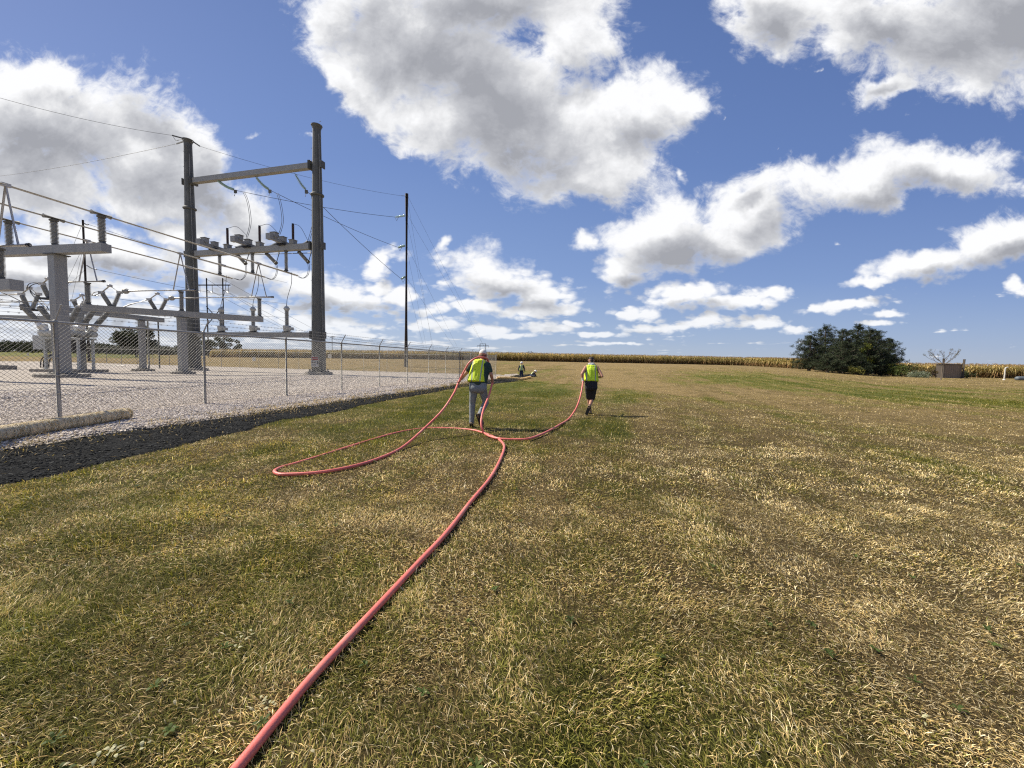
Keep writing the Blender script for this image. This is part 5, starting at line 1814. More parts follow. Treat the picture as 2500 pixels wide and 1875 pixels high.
def shrub(name, px, y, r, h, cols, label, per=60, cat='shrub', n=10, size=.16, asp=.5):
    base = gp(*at(px, 900, y).xy)
    root = empty(name, base, label, cat)
    b = MB()
    cs = []; rs = []
    for i in range(n):
        a = random.random() * 6.28; q = base + Vector((math.cos(a) * r * random.random(), math.sin(a) * r * random.random(), h * (.25 + .65 * random.random())))
        b.tube([base, (base + q) / 2 + UP * .1, q], [.03, .02, .008], 4, cap=False)
        cs.append(tuple(q)); rs.append(random.uniform(.3, .5) * min(1.2, r))
    b.build('stems', M['bark'], root)
    leafy(cs, rs, per, size, np.array(cols), root, 'foliage', M['leaves'], aspect=asp)
    return root
YG = [(.16, .19, .03), (.10, .14, .025), (.20, .19, .04)]
OLV = [(.09, .12, .03), (.06, .09, .02), (.13, .14, .05)]
RUS = [(.20, .13, .06), (.12, .10, .04), (.24, .17, .08), (.08, .09, .03)]
shrub('yellow_green_tree', 2112, 64.0, 1.1, 5.6, YG, 'yellow green broadleaf showing through the middle of the dark pines', cat='tree', n=26)
shrub('yellow_shrub', 2090, 59.5, .9, 1.6, [(.22, .20, .05), (.15, .16, .04)], 'small yellowish bush at the foot of the dark pines')
shrub('green_shrub', 2200, 62, 1.6, 2.0, OLV, 'olive green bush at the right foot of the pine cluster', n=18)
shrub('green_shrub', 2182, 63, 1.4, 2.2, YG, 'pale yellow green bush under the rightmost pine', n=14)
shrub('rusty_shrub', 2262, 61, 1.3, 1.6, RUS, 'rust brown bush between the grey green mound and the wooden shelter', n=16)
shrub('rusty_shrub', 2230, 64, 1.5, 2.2, [(.26, .17, .07), (.14, .12, .04)], 'orange brown brush behind the grey green mound', n=16)
mb = shrub('grey_green_mound', 2242, 58, 1.15, .7, [(.17, .20, .13), (.12, .15, .09), (.24, .26, .20)], 'low grey green mound of leaves left of the wooden shelter', n=26, per=70, size=.12)
shrub('dark_shrub', 2363, 60.5, .9, .9, [(.04, .055, .02), (.06, .07, .03)], 'small dark bush at the right foot of the wooden shelter', n=10)

# thin young tree in front of the shelter
def young_tree():
    base = gp(*at(2296.5, 930, 49).xy)
    root = empty('young_tree', base, 'thin young tree with sparse leaves in front of the wooden shelter', 'tree')
    rnd = random.Random(5)
    b = MB(); tips = []
    b.tube([base - UP * .1, base + Vector((.04, 0, 1.0)), base + Vector((.08, 0, 1.9))], [.085, .07, .055], 8)
    top = base + Vector((.08, 0, 1.9))
    for k in range(7):
        a = k * .9 + .3
        d = Vector((math.cos(a) * .75, math.sin(a) * .75, .75)).normalized()
        branch_tree(b, top - UP * .12 * (k % 3), d, .98, .034, 2, tips, .36, .42, rnd)
    b.build('trunk', M['bark'], root)
    leafy([tuple(t) for t in tips if rnd.random() < .6], [.16] * sum(1 for t in tips if True), 1, .1, [(.1, .1, .1)], root, 'tmp', M['leaves']) if False else None
    tt = [tuple(t) for t in tips if rnd.random() < .45]
    leafy(tt, [.13] * len(tt), 14, .075, [(.14, .14, .08), (.20, .12, .08), (.10, .12, .06)], root, 'crown', M['leaves'])
young_tree()

# two broad trees far away on the left
def broad_tree(px, y, top, half_w, label, seed, thin=.0):
    base = gp(*at(px, 866, y).xy)
    h = at(px, top, y).z - base.z
    W = half_w / FOC * y
    rnd = random.Random(seed)
    root = empty('broadleaf_tree', base, label, 'tree')
    b = MB(); tips = []
    b.tube([base - UP * .5, base + UP * h * .28], [h * .035, h * .028], 8)
    for k in range(6):
        a = k * 1.05
        d = Vector((math.cos(a) * .8, math.sin(a) * .8, .55)).normalized()
        branch_tree(b, base + UP * h * .26, d, h * .22, h * .016, 2, tips, .5, .1, rnd)
    b.build('trunk', M['bark'], root)
    cs = []; rs = []
    for i in range(95):
        u, v, w = rnd.uniform(-1, 1), rnd.uniform(-1, 1), rnd.uniform(-1, 1)
        if u * u + v * v + w * w > 1 or rnd.random() < thin: continue
        cs.append((base.x + u * W, base.y + v * W, base.z + h * .60 + w * h * .40)); rs.append(rnd.uniform(.11, .19) * h)
    leafy(cs, rs, 190, h * .05, [(.030, .040, .016), (.045, .055, .022), (.022, .03, .014)], root, 'crown', M['leaves'], flat=.7)
broad_tree(333, 140, 797, 38, 'broad dark tree on the left horizon behind the short beam column', 3, .1)
broad_tree(537, 150, 823, 44, 'lower broad dark tree on the horizon right of the left steel pole', 4)

# wood along the left horizon
def far_wood():
    V = []; cs = []; rs = []
    for i in range(1500):
        px = random.uniform(-900, 640)
        y = random.uniform(330, 430)
        # thins out behind the corn
        t = 1 - .75 * max(0, (px - 430) / 210)
        top = (856 + .021 * (px - 300)) - 16 * t * random.uniform(.55, 1.15) * (.8 + .5 * float(vnoise(px * .02, 0, 3)))
        q = at(px, top, y)
        R = random.uniform(2.0, 4.0)
        for k in range(3):
            zz = q.z - R * .8 - k * random.uniform(.8, 2.4)
            if zz > .5: cs.append((q.x + random.gauss(0, 1.5), q.y, zz)); rs.append(R)
    o = leafy(cs, rs, 34, 1.1, [(.028, .038, .022), (.040, .050, .028), (.020, .028, .018), (.05, .05, .03)], None, 'far_wood', M['leaves'], flat=.8)
    tag(o, kind='stuff')
far_wood()
# bare bush against the corn at the yard's far side
shrub('bare_shrub', 716, 100, 1.6, 2.7, [(.15, .12, .09)], 'leafless brush sticking up from the corn left of the right steel pole', per=6, n=30, size=.2, asp=.08)

# ================================================================ shelter, pipes
M['old_wood'] = simple('weathered_boards', (0.215, 0.165, 0.125), .9, 0, .3, 3, .3, 30, stretch=(6, 6, .4))
M['old_wood_dark'] = simple('dark_old_wood', (0.075, 0.062, 0.052), .9, 0, .3, 3, .3, 30, stretch=(1, 1, .2))
def shelter():
    y = 59.0
    A = gp(*at(2300, 920, y).xy); B = gp(*at(2347, 922, y).xy)
    root = empty('wooden_shelter', (A + B) / 2, 'small brown board shelter between two dark posts against the corn', 'shed')
    X = (B - A); X.z = 0; X.normalize()
    Z0 = min(A.z, B.z)
    zt = at(2322, 890.5, y).z
    m = MB()
    n = 18
    L = (B - A).length
    for i in range(n):
        c = A + X * (L * (i + .5) / n); c.z = 0
        m.box(c + UP * ((zt + Z0) / 2 - .05 * (i % 3) * .3) + Vector((0, .015 * (i % 2), 0)), (L / n - .012, .03, zt - Z0 + .1), (X, Vector((-X.y, X.x, 0)), UP))
    m.build('board_wall', M['old_wood'], root)
    m = MB(); Yd = Vector((-X.y, X.x, 0))
    m.box((A + B) / 2 * 1 - UP * ((A.z + B.z) / 2 - zt - .06) + Yd * .45, (L + .3, 1.1, .10), (X, Yd, UP)); m.build('roof', M['old_wood_dark'], root)
    MB().box(A + Yd * .5 + UP * ((zt - A.z) / 2), (.06, .9, zt - A.z), (X, Yd, UP)).build('side_wall', M['old_wood_dark'], root)
    m = MB(); m.box(B + Yd * .5 + UP * ((zt - B.z) / 2), (.06, .9, zt - B.z), (X, Yd, UP)); m.build('side_wall', M['old_wood_dark'], root)
    for px, top in ((2300.5, 875), (2350.5, 877)):
        q = gp(*at(px, 920, y - .25).xy)
        MB().tube([q, Vector((q.x, q.y, at(px, top, y - .25).z))], [.15, .14], 10).build('corner_post', M['old_wood_dark'], root)
    q = gp(*at(2301.5, 918, y - .12).xy)
    MB().box(q + UP * .35, (.12, .04, .75)).build('pale_board', simple('pale_board', (.5, .42, .3), .8), root)
shelter()
# stacked dark fence pickets left of the shelter
q = gp(*at(2288, 918, 60).xy)
m = MB()
for i in range(7):
    m.beam(q + Vector((-.9 + i * .22, .02 * i, 0)), q + Vector((-.75 + i * .22, .02 * i, 1.75 - .12 * abs(i - 4))), .03, .09)
m.beam(q + Vector((-.9, -.04, .45)), q + Vector((.5, -.04, .45)), .03, .08); m.beam(q + Vector((-.9, -.04, 1.2)), q + Vector((.5, -.04, 1.2)), .03, .08)
tag(m.build('picket_panel', M['old_wood_dark']), 'dark leaning picket panel left of the wooden shelter', 'fence')
def standpipe():
    y = 54.0
    b0 = gp(*at(2451.5, 926, y).xy); t0 = at(2454.5, 900, y)
    root = empty('standpipe', b0, 'white bent standpipe sticking up before the corn at the right', 'pipe')
    MB().tube(spline([b0, b0.lerp(t0, .5), t0, t0 + Vector((.12, 0, .14)), t0 + Vector((.34, 0, .20))]), .075, 10).build('pipe', M['pvc'], root)
    MB().rev(b0 - UP * .05, UP, [(0, .16), (.14, .16), (.16, .1)], 10).build('base_collar', M['pvc'], root)
standpipe()
a = gp(*at(2480, 926, 53).xy) + UP * .26
MBo = MB(); MBo.rev(a, Vector((1, -.12, 0)), [(0, .05), (.05, .24), (.2, .30), (6.0, .30), (6.2, .24)], 16)
tag(MBo.build('grey_drum', M['grey_pipe']), 'long dark grey pipe lying on the grass at the right edge', 'pipe')

# ================================================================ straw wattles
def wattle(p, q, r, label, cols, bend=0.0, strands=5200, mat='straw'):
    root = empty('straw_wattle', p, label, 'straw roll', 'straw rolls')
    pts = []
    d = (q - p); side = d.cross(UP).normalized()
    n = 22
    for i in range(n + 1):
        t = i / n
        c = p + d * t + side * bend * math.sin(math.pi * t)
        c.z = gh(c.x, c.y) + r * .93
        pts.append(c)
    rr = [r * (1 + .05 * math.sin(i * 1.7)) for i in range(n + 1)]
    rr[0] *= .93; rr[-1] *= .93
    MB().tube(pts, rr, 20).build('core', M[mat], root)
    # loose straw on the skin
    P_ = np.array([tuple(v) for v in pts])
    k = strands
    t = RNG.random(k) * n; i = np.minimum(t.astype(int), n - 1); f = (t - i)[:, None]
    c = P_[i] * (1 - f) + P_[i + 1] * f
    D = np.array(tuple(d.normalized())); S = np.array(tuple(side)); U = np.array([0, 0, 1.0])
    a = RNG.random(k) * 2 * np.pi
    ring = np.cos(a)[:, None] * S + np.sin(a)[:, None] * U
    tang = -np.sin(a)[:, None] * S + np.cos(a)[:, None] * U
    w = RNG.normal(0, 1, (k, 3))
    dirv = tang * (RNG.normal(.6, .5, k))[:, None] + D * RNG.normal(.7, .4, k)[:, None]
    dirv /= np.linalg.norm(dirv, axis=1)[:, None]
    wid = np.cross(dirv, ring); wid /= np.linalg.norm(wid, axis=1)[:, None]
    L = (.03 + .05 * RNG.random(k))[:, None]; W = (.0018 + .002 * RNG.random(k))[:, None]
    s0 = c + ring * (r * 1.0 + .002)
    s1 = s0 + dirv * L + ring * (np.abs(RNG.normal(0, .004, k)) - L[:, 0] ** 2 / r * .35)[:, None]
    V = np.stack([s0 - wid * W, s0 + wid * W, s1 + wid * W, s1 - wid * W], 1).reshape(-1, 3)
    F = np.arange(4 * k).reshape(k, 4)
    C = np.repeat(np.array(cols)[RNG.integers(0, len(cols), k)] * (.7 + .6 * RNG.random(k))[:, None], 4, 0)
    np_mesh('loose_straw', V, F, tint_mat('straw_strand', .7, .1), C, parent=root)
    # netting wound round
    m = MB()
    Lt = d.length
    for h in range(2):
        hp_ = []
        turns = int(Lt / .12)
        for j in range(turns * 10 + 1):
            tt = j / (turns * 10) * n; ii = min(int(tt), n - 1); ff = tt - ii
            cc = pts[ii].lerp(pts[ii + 1], ff); an = j / 10 * 6.283 * (1 if h else -1)
            hp_.append(cc + (side * math.cos(an) + UP * math.sin(an)) * (r * 1.05 + .004))
        m.tube(hp_, .0018, 3, cap=False)
    m.build('netting', M['net'], root)
M['straw'] = simple('straw_roll', (0.66, 0.53, 0.33), .9, 0, .35, 14, .6, 60, dirt=(.42, .30, .15))
M['straw_gold'] = simple('golden_straw_roll', (0.74, 0.50, 0.20), .9, 0, .35, 14, .6, 60, dirt=(.46, .28, .10))
M['net'] = simple('straw_netting', (0.30, 0.24, 0.14), .8)
wr = .126
a = on_ground(312, 1020, .12); b_ = on_ground(-60, 1086, .12)
wattle(a, b_ , wr, 'near pale straw roll lying on the gravel at the left edge', [(.74, .64, .44), (.62, .49, .27), (.82, .75, .58), (.48, .34, .16)], .03, 9000)
a = on_ground(1213, 925.5, .0); b_ = on_ground(1296, 926.5, .0)
wattle(a, b_, .12, 'far golden straw roll lying at the feet of the standing worker', [(.80, .58, .28), (.66, .46, .20), (.85, .68, .40)], 0.0, 5000, 'straw_gold')
# ================================================================ the hose
M['hose'] = simple('salmon_hose', (0.67, 0.155, 0.125), .45, 0, .14, 2.5, .12, 120, spec=.6, dirt=(.70, .26, .20))
def hose():
    P_ = []
    def G(px, py, dz=.03):
        p = on_ground(px, py, .0); z = gh(p.x, p.y)
        p = on_ground(px, py, z + dz); P_.append(p)
    def A(px, py, y): P_.append(at(px, py, y))
    for q in [(330, 2190), (455, 2025), (588, 1864), (675, 1757), (761.7, 1654), (852, 1556), (942.5, 1459), (1018, 1378), (1091, 1300), (1147.5, 1227), (1196, 1168), (1220, 1125), (1231, 1092), (1222, 1076), (1204, 1066), (1175, 1055), (1147.5, 1049)]: G(*q, .012 if q[1] < 1070 else .03)
    for q in [(1093, 1045.5), (1036, 1046), (971, 1056), (890, 1079), (795, 1109), (720, 1132), (690, 1140)]: G(*q, .004)
    for q in [(671, 1149), (676, 1156), (700, 1158), (781, 1153), (863, 1138), (930.5, 1117)]: G(*q, .03)
    for q in [(985, 1090, 6.75), (1036, 1046, 7.6), (1080, 1002, 8.15), (1107, 962, 8.6), (1118, 937, 8.97), (1126, 920, 9.02), (1134, 905, 9.04), (1144, 888, 9.04), (1155, 878, 9.05), (1168, 872.5, 9.10), (1180, 872.5, 9.16), (1189, 876, 9.34), (1194, 890, 9.46), (1199, 912, 9.44), (1202, 932, 9.24), (1198, 950, 9.08), (1193, 968, 8.90), (1185.5, 986, 8.65), (1179.5, 1003, 8.42), (1175.3, 1024, 8.2), (1176, 1043, 8.08), (1183, 1057, 8.06)]: A(*q)
    for q in [(1199, 1066), (1221, 1071), (1252, 1072.5), (1290, 1071), (1320, 1061), (1345, 1049), (1366, 1037)]: G(*q, .045)
    for q in [(1388, 1023, 10.55), (1404, 1001.5, 10.85), (1412.6, 982, 11.1), (1418.6, 960.6, 11.35), (1422, 942.5, 11.5), (1423.5, 931, 11.6), (1426, 920, 11.9), (1430, 915, 12.4)]: A(*q)
    o = MB().tube(spline(P_, 8), .0228, 14).build('hose', M['hose'])
    return tag(o, 'long salmon pink hose snaking over the lawn, looped over one worker and held by another', 'hose')
hose()

# ================================================================ people
def capsule(b, p, q, r1, r2, n=14, flat=False):
    p = Vector(p); q = Vector(q); d = q - p; L = max(d.length, 1e-4)
    prof = []
    for i in range(5):
        a = math.pi / 2 * (1 - i / 4.0)
        prof.append((-r1 * math.sin(a), r1 * math.cos(a)) if not flat else (-.004 * (4 - i), r1 * (1 - .25 * (4 - i) / 4)))
    for i in range(5):
        a = math.pi / 2 * i / 4.0
        prof.append((L + r2 * math.sin(a), r2 * math.cos(a)))
    b.rev(p, d if d.length > 1e-4 else UP, prof, n)

def blob(name, caps, mat, parent, vox=.012, smooth=5, cut=None):
    """one continuous skin over many tapered limbs"""
    b = MB()
    for c in caps:
        capsule(b, *c)
    o = b.build(name, mat, parent)
    r = o.modifiers.new('skin', 'REMESH'); r.mode = 'VOXEL'; r.voxel_size = vox; r.use_smooth_shade = True
    s = o.modifiers.new('soften', 'SMOOTH'); s.factor = .5; s.iterations = smooth
    return o

M['skin'] = simple('skin', (.40, .20, .135), .55, 0, .12, 12)
M['hair'] = simple('brown_hair', (.10, .045, .022), .7, 0, .3, 30, .5, 90)
M['hair_dark'] = simple('dark_hair', (.025, .017, .013), .7, 0, .3, 30, .5, 90)
M['shirt_green'] = simple('dark_green_cloth', (.018, .045, .038), .85, 0, .2, 8, .6, 14)
M['shirt_navy'] = simple('navy_cloth', (.02, .023, .035), .85, 0, .2, 8, .5, 14)
M['jeans'] = simple('faded_denim', (.185, .205, .22), .85, 0, .28, 9, .8, 11)
M['jeans_dark'] = simple('dark_denim', (.035, .045, .075), .85, 0, .25, 9, .6, 14)
M['shorts'] = simple('black_cloth', (.013, .013, .018), .85, 0, .3, 8, .7, 12)
M['boot'] = simple('tan_boot', (.17, .115, .07), .75, 0, .3, 14, .3, 40)
M['sole'] = simple('dark_sole', (.02, .018, .016), .8)
M['sock'] = simple('black_sock', (.02, .02, .02), .9)
M['cap_white'] = simple('white_cap_cloth', (.66, .65, .62), .8, 0, .1, 14)
M['hat_white'] = simple('white_hard_hat', (.74, .74, .72), .3, 0, .04, 3)
M['glove'] = simple('grey_glove', (.45, .44, .42), .85, 0, .2, 20)
M['dark_glove'] = simple('black_glove', (.03, .03, .03), .85)
M['bandana'] = simple('grey_hood', (.42, .43, .44), .85, 0, .15, 14)
M['leather'] = simple('black_leather', (.02, .018, .015), .5)

def vest_mat(name, stripes, col=(.68, .84, .02), hem=None):
    """safety yellow with reflective strips; stripes: (x at z0, z0, slope, half width)"""
    m, t, bs, out = mat_new(name)
    pos = t.n('ShaderNodeNewGeometry').outputs['Position']
    s = t.sep(pos)
    n = t.noise(t.v('MULTIPLY', pos, (9, 3, 2.2)), 1.0, 5, .6, .6)
    n2 = t.noise(t.v('MULTIPLY', pos, (3, 3, 1.6)), 3.0, 4, .6)
    mask = None
    for (x0, z0, sl, hw) in stripes:
        x = t.m('SUBTRACT', t.m('SUBTRACT', s[0], x0), t.m('MULTIPLY', t.m('SUBTRACT', s[2], z0), sl))
        k = t.m('LESS_THAN', t.m('ABSOLUTE', x), hw)
        mask = k if mask is None else t.m('MAXIMUM', mask, k)
    base = t.mix(t.m('MULTIPLY', n2, .5), (*col, 1), (col[0] * .78, col[1] * .85, col[2], 1))
    c = t.mix(mask, base, (.34, .36, .33, 1)) if mask is not None else base
    t.put(bs.inputs['Base Color'], c)
    bs.inputs['Roughness'].default_value = .6
    b = t.n('ShaderNodeBump'); b.inputs['Strength'].default_value = 1.0; b.inputs['Distance'].default_value = .06
    t.put(b.inputs['Height'], n)
    t.put(bs.inputs['Normal'], b.outputs[0])
    return m

def hand_caps(wrist, tip_dir, palm_n, s=1.0, curl=1.0):
    """palm and five bent fingers; palm_n points out of the palm (towards what is held)"""
    d = Vector(tip_dir).normalized(); nrm = Vector(palm_n); nrm = (nrm - d * nrm.dot(d)).normalized()
    sd = d.cross(nrm).normalized()
    w = Vector(wrist)
    caps = []
    for k in (-1.2, -.4, .4, 1.2):
        caps.append((w + sd * k * .012 * s, w + d * .085 * s + sd * k * .019 * s, .019 * s, .014 * s))
    for k, L in ((-1.35, .066), (-.45, .076), (.45, .072), (1.35, .056)):
        p0 = w + d * .085 * s + sd * k * .021 * s
        a1 = .7 * curl; a2 = 1.6 * curl; a3 = 2.4 * curl
        p1 = p0 + (d * math.cos(a1) + nrm * math.sin(a1)) * L * .45 * s
        p2 = p1 + (d * math.cos(a2) + nrm * math.sin(a2)) * L * .32 * s
        p3 = p2 + (d * math.cos(a3) + nrm * math.sin(a3)) * L * .25 * s
        caps += [(p0, p1, .0105 * s, .0095 * s), (p1, p2, .0095 * s, .009 * s), (p2, p3, .009 * s, .0075 * s)]
    t0 = w + d * .025 * s - sd * .032 * s
    t1 = t0 + (d * .55 - sd * .55 + nrm * .5).normalized() * .042 * s
    t2 = t1 + (d * .6 + nrm * .8).normalized() * .032 * s
    caps += [(t0 + sd * .012 * s, t1, .016 * s, .012 * s), (t1, t2, .0115 * s, .009 * s)]
    return caps

def head_caps(c, fwd, s=1.0, tilt=UP):
    """skull, jaw, nose, ears"""
    f = Vector(fwd).normalized(); u = (tilt - f * tilt.dot(f)).normalized(); r = f.cross(u)
    c = Vector(c)
    caps = [(c + u * .035 * s - f * .02 * s, c + u * .03 * s + f * .025 * s, .088 * s, .082 * s),
            (c - u * .02 * s - f * .02 * s, c - u * .03 * s + f * .03 * s, .075 * s, .068 * s),
            (c - u * .06 * s + f * .045 * s, c - u * .085 * s + f * .055 * s, .048 * s, .034 * s),
            (c + u * .015 * s + f * .095 * s, c - u * .018 * s + f * .112 * s, .010 * s, .016 * s),
            (c - u * .055 * s + f * .092 * s - r * .018, c - u * .055 * s + f * .092 * s + r * .018, .010 * s, .010 * s),
            (c + u * .035 * s + f * .083 * s - r * .04 * s, c + u * .035 * s + f * .083 * s + r * .04 * s, .014 * s, .014 * s)]
    for k in (-1, 1):
        caps.append((c - u * .02 * s + r * k * .084 * s, c + u * .02 * s + r * k * .092 * s, .014 * s, .017 * s))
    return caps, (f, u, r)

def person(J, label, look, s=1.0, vox=.011, fwd=Vector((0, 1, 0)), wide=1.0, bare_arm=True):
    """J: joints as world points. look: clothing choices."""
    feet = (J['ankL'] + J['ankR']) / 2
    root = empty('person', Vector((feet.x, feet.y, gh(feet.x, feet.y))), label, 'person')
    side = (J['shR'] - J['shL']).normalized()
    spine = (J['neck'] - J['pelvis'])
    sk, (f, u, r) = head_caps(J['head'], J.get('face', fwd), s)
    sk += [(J['neck'] - spine.normalized() * .06, J['head'] - u * .06 * s, .062 * s, .055 * s)]
    for a, b, c in (('shL', 'elL', 'wrL'), ('shR', 'elR', 'wrR')):
        sk += [(J[a], J[a].lerp(J[b], .5), .056 * s, .052 * s), (J[a].lerp(J[b], .5), J[b], .052 * s, .042 * s),
               (J[b], J[b].lerp(J[c], .35), .043 * s, .044 * s), (J[b].lerp(J[c], .35), J[c], .044 * s, .027 * s)]
    sk += hand_caps(J['wrL'], J['hdL'], J['pnL'], s, look.get('curl', 1.0)) + hand_caps(J['wrR'], J['hdR'], J['pnR'], s, look.get('curl', 1.0))
    ch = J['pelvis'].lerp(J['neck'], .72)
    sk += [(J['pelvis'], ch, .115 * s, .125 * s), (ch - side * .07, ch + side * .07, .11 * s, .11 * s), (J['shL'].lerp(J['neck'], .3), J['shR'].lerp(J['neck'], .3), .065 * s, .065 * s)]
    for a, b, c in (('hipL', 'knL', 'ankL'), ('hipR', 'knR', 'ankR')):
        sk += [(J[a], J[b], .080 * s, .054 * s), (J[b], J[b].lerp(J[c], .33), .054 * s, .058 * s), (J[b].lerp(J[c], .33), J[c], .058 * s, .034 * s)]
    for a, b in (('ankL', 'toeL'), ('ankR', 'toeR')):
        sk += [(J[a], J[b], .035 * s, .03 * s)]
    body = blob('body', sk, M['skin'], root, vox, 3)
    e = MB()
    for k in (-1, 1):
        e.rev(J['head'] + f * .076 * s + u * .018 * s + r * k * .032 * s, f, [(0, .013), (.008, .011), (.012, .003)], 8)
    e.build('eyes', M['sign_black'], root)
    # shirt
    W = wide
    t0 = J['pelvis'].lerp(J['neck'], look.get('shirt_low', .02)); t1 = J['pelvis'].lerp(J['neck'], .40); t2 = ch
    back = -Vector(fwd).normalized()
    sh = [(t0 - side * .085 * W, t0 + side * .085 * W, .125 * s * W, .125 * s * W), (t1 - side * .085 * W, t1 + side * .085 * W, .128 * s * W, .128 * s * W),
          (t2 - side * .095 * W, t2 + side * .095 * W, .135 * s, .135 * s), (t0, t2, .15 * s * W, .14 * s),
          (t0 - side * .085 * W, t2 - side * .1 * W, .125 * s * W, .125 * s), (t0 + side * .085 * W, t2 + side * .1 * W, .125 * s * W, .125 * s),
          (J['shL'].lerp(J['neck'], .05 if look['sleeve'] else .5), J['neck'] - spine.normalized() * .05, .075 * s, .085 * s), (J['shR'].lerp(J['neck'], .05 if look['sleeve'] else .5), J['neck'] - spine.normalized() * .05, .075 * s, .085 * s)]
    if look['sleeve'] > 0:
        for a, b, c in (('shL', 'elL', 'wrL'), ('shR', 'elR', 'wrR')):
            if look['sleeve'] <= 1:
                e_ = J[a].lerp(J[b], look['sleeve'])
                sh += [(J[a], e_, .078 * s, .070 * s)]
            else:
                sh += [(J[a], J[b], .072 * s, .058 * s), (J[b], J[b].lerp(J[c], .9), .058 * s, .042 * s)]
    blob('shirt', sh, M[look['shirt']], root, vox, 6)
    # vest
    v0 = J['pelvis'].lerp(J['neck'], look['vest_low']); vs = J.get('vest_shift', Vector((0, 0, 0)))
    hw = look.get('vest_w', .105)
    vt = J['neck'] - spine.normalized() * .085
    R0 = .150 * s * W
    vc = [(v0 - side * hw + vs, vt - side * hw * .8 + vs, R0, .118 * s), (v0 + side * hw + vs, vt + side * hw * .8 + vs, R0, .118 * s), (v0 + vs, vt + vs, R0 * 1.08, .128 * s), (v0 - side * hw * .5 + vs, t2 - side * hw * .5 + vs, R0 * 1.05, .150 * s), (v0 + side * hw * .5 + vs, t2 + side * hw * .5 + vs, R0 * 1.05, .150 * s)]
    # flat hem: stop the sheet at the hem plane
    b = MB()
    for c in vc:
        capsule(b, *c, flat=True)
    vo = b.build('vest', look['vest'], root)
    m_ = vo.modifiers.new('skin', 'REMESH'); m_.mode = 'VOXEL'; m_.voxel_size = vox; m_.use_smooth_shade = True
    m_ = vo.modifiers.new('soften', 'SMOOTH'); m_.factor = .5; m_.iterations = 4
    # trousers
    pm = M[look['trousers']]
    tr = [(J['hipL'] + UP * .06, J['hipR'] + UP * .06, .118 * s * W, .118 * s * W), (J['hipL'] - UP * .02 + back * .03, J['hipR'] - UP * .02 + back * .03, .118 * s * W, .118 * s * W)]
    for a, b_, c in (('hipL', 'knL', 'ankL'), ('hipR', 'knR', 'ankR')):
        if look.get('short'):
            tr += [(J[a], J[a].lerp(J[b_], .93), .108 * s, .092 * s)]
        else:
            tr += [(J[a], J[b_], .108 * s, .074 * s), (J[b_], J[c], .076 * s, .058 * s)]
    blob('trousers', tr, pm, root, vox, 5)
    # boots
    for a, b_, kn in (('ankL', 'toeL', 'knL'), ('ankR', 'toeR', 'knR')):
        d = (J[b_] - J[a]).normalized()
        dn = (J[a] - J[kn]).normalized()
        heel = J[a] + dn * .045 * s - d * .03
        bt = [(J[a] - dn * .07, J[a] + dn * .03, .052 * s, .052 * s), (heel, J[b_] + dn * .0, .046 * s, .042 * s)]
        bo = blob('boot', bt, M['boot'], root, min(vox, .011), 3)
        so = MB(); nrm = (dn - d * dn.dot(d)).normalized(); sd_ = d.cross(nrm)
        mid_ = (heel + J[b_]) / 2 + nrm * .045 * s
        so.box(mid_, ((J[b_] - heel).length + .085, .088, .022), (d, sd_, nrm)); so.build('sole', M['sole'], bo)
        if look.get('short'):
            blob('sock', [(J[a] - dn * .13, J[a] - dn * .03, .043 * s, .045 * s)], M['sock'], root, vox, 3)
    # head gear
    hc = J['head']
    if look['hat'] == 'cap':
        cp = blob('cap', [(hc + u * .062 * s - f * .018, hc + u * .055 * s + f * .025, .092 * s, .086 * s)], M['cap_white'], root, .008, 4)
        bm = MB(); q = hc + u * .055 * s + f * .10 * s
        vs_ = []
        for k in range(9):
            a = -1.1 + 2.2 * k / 8
            vs_.append(q + r * math.sin(a) * .085 + f * (math.cos(a) * .085 - .02) - u * .012 * abs(a))
        vs_ += [q - r * .085 - f * .02 + u * .012, q + r * .085 - f * .02 + u * .012]
        n9 = len(vs_)
        vs2 = [v + u * .006 for v in vs_]
        order = [9, 0, 1, 2, 3, 4, 5, 6, 7, 8, 10]
        bm.add(vs_ + vs2, [tuple(order), tuple(i + n9 for i in order[::-1])] + [(order[i], order[i + 1], order[i + 1] + n9, order[i] + n9) for i in range(10)])
        bm.build('brim', M['cap_white'], cp)
        blob('hair', [(hc - u * .01 * s - f * .045, hc - u * .055 * s - f * .052, .064 * s, .05 * s), (hc - f * .03 - r * .055 - u * .01, hc - f * .03 - r * .052 - u * .05, .036, .03), (hc - f * .03 + r * .055 - u * .01, hc - f * .03 + r * .052 - u * .05, .036, .03), (hc + f * .03 - u * .095, hc + f * .05 - u * .10, .045, .045), (hc + r * .05 - u * .06, hc + r * .035 - u * .1 + f * .03, .034, .034), (hc - r * .05 - u * .06, hc - r * .035 - u * .1 + f * .03, .034, .034)], M['hair'], root, .007, 3)
    elif look['hat'] == 'none':
        blob('hair', [(hc + u * .052 * s - f * .022, hc + u * .05 * s + f * .022, .088 * s, .08 * s), (hc - f * .045 + u * .0, hc - f * .048 - u * .045, .066 * s, .05 * s), (hc - r * .05 + u * .01 - f * .01, hc - r * .05 - u * .02 - f * .015, .042, .035), (hc + r * .05 + u * .01 - f * .01, hc + r * .05 - u * .02 - f * .015, .042, .035)], M['hair_dark'], root, .008, 3)
        blob('hood', [(J['neck'] - side * .05 - f * .03 + u * .015, J['neck'] + side * .05 - f * .03 + u * .015, .062, .062), (J['neck'] - f * .05 - u * .02, J['neck'] - f * .075 - u * .06, .065, .045), (J['neck'] - side * .06 + f * .05, J['neck'] + side * .06 + f * .05, .05, .05)], M['bandana'], root, .010, 4)
    else:
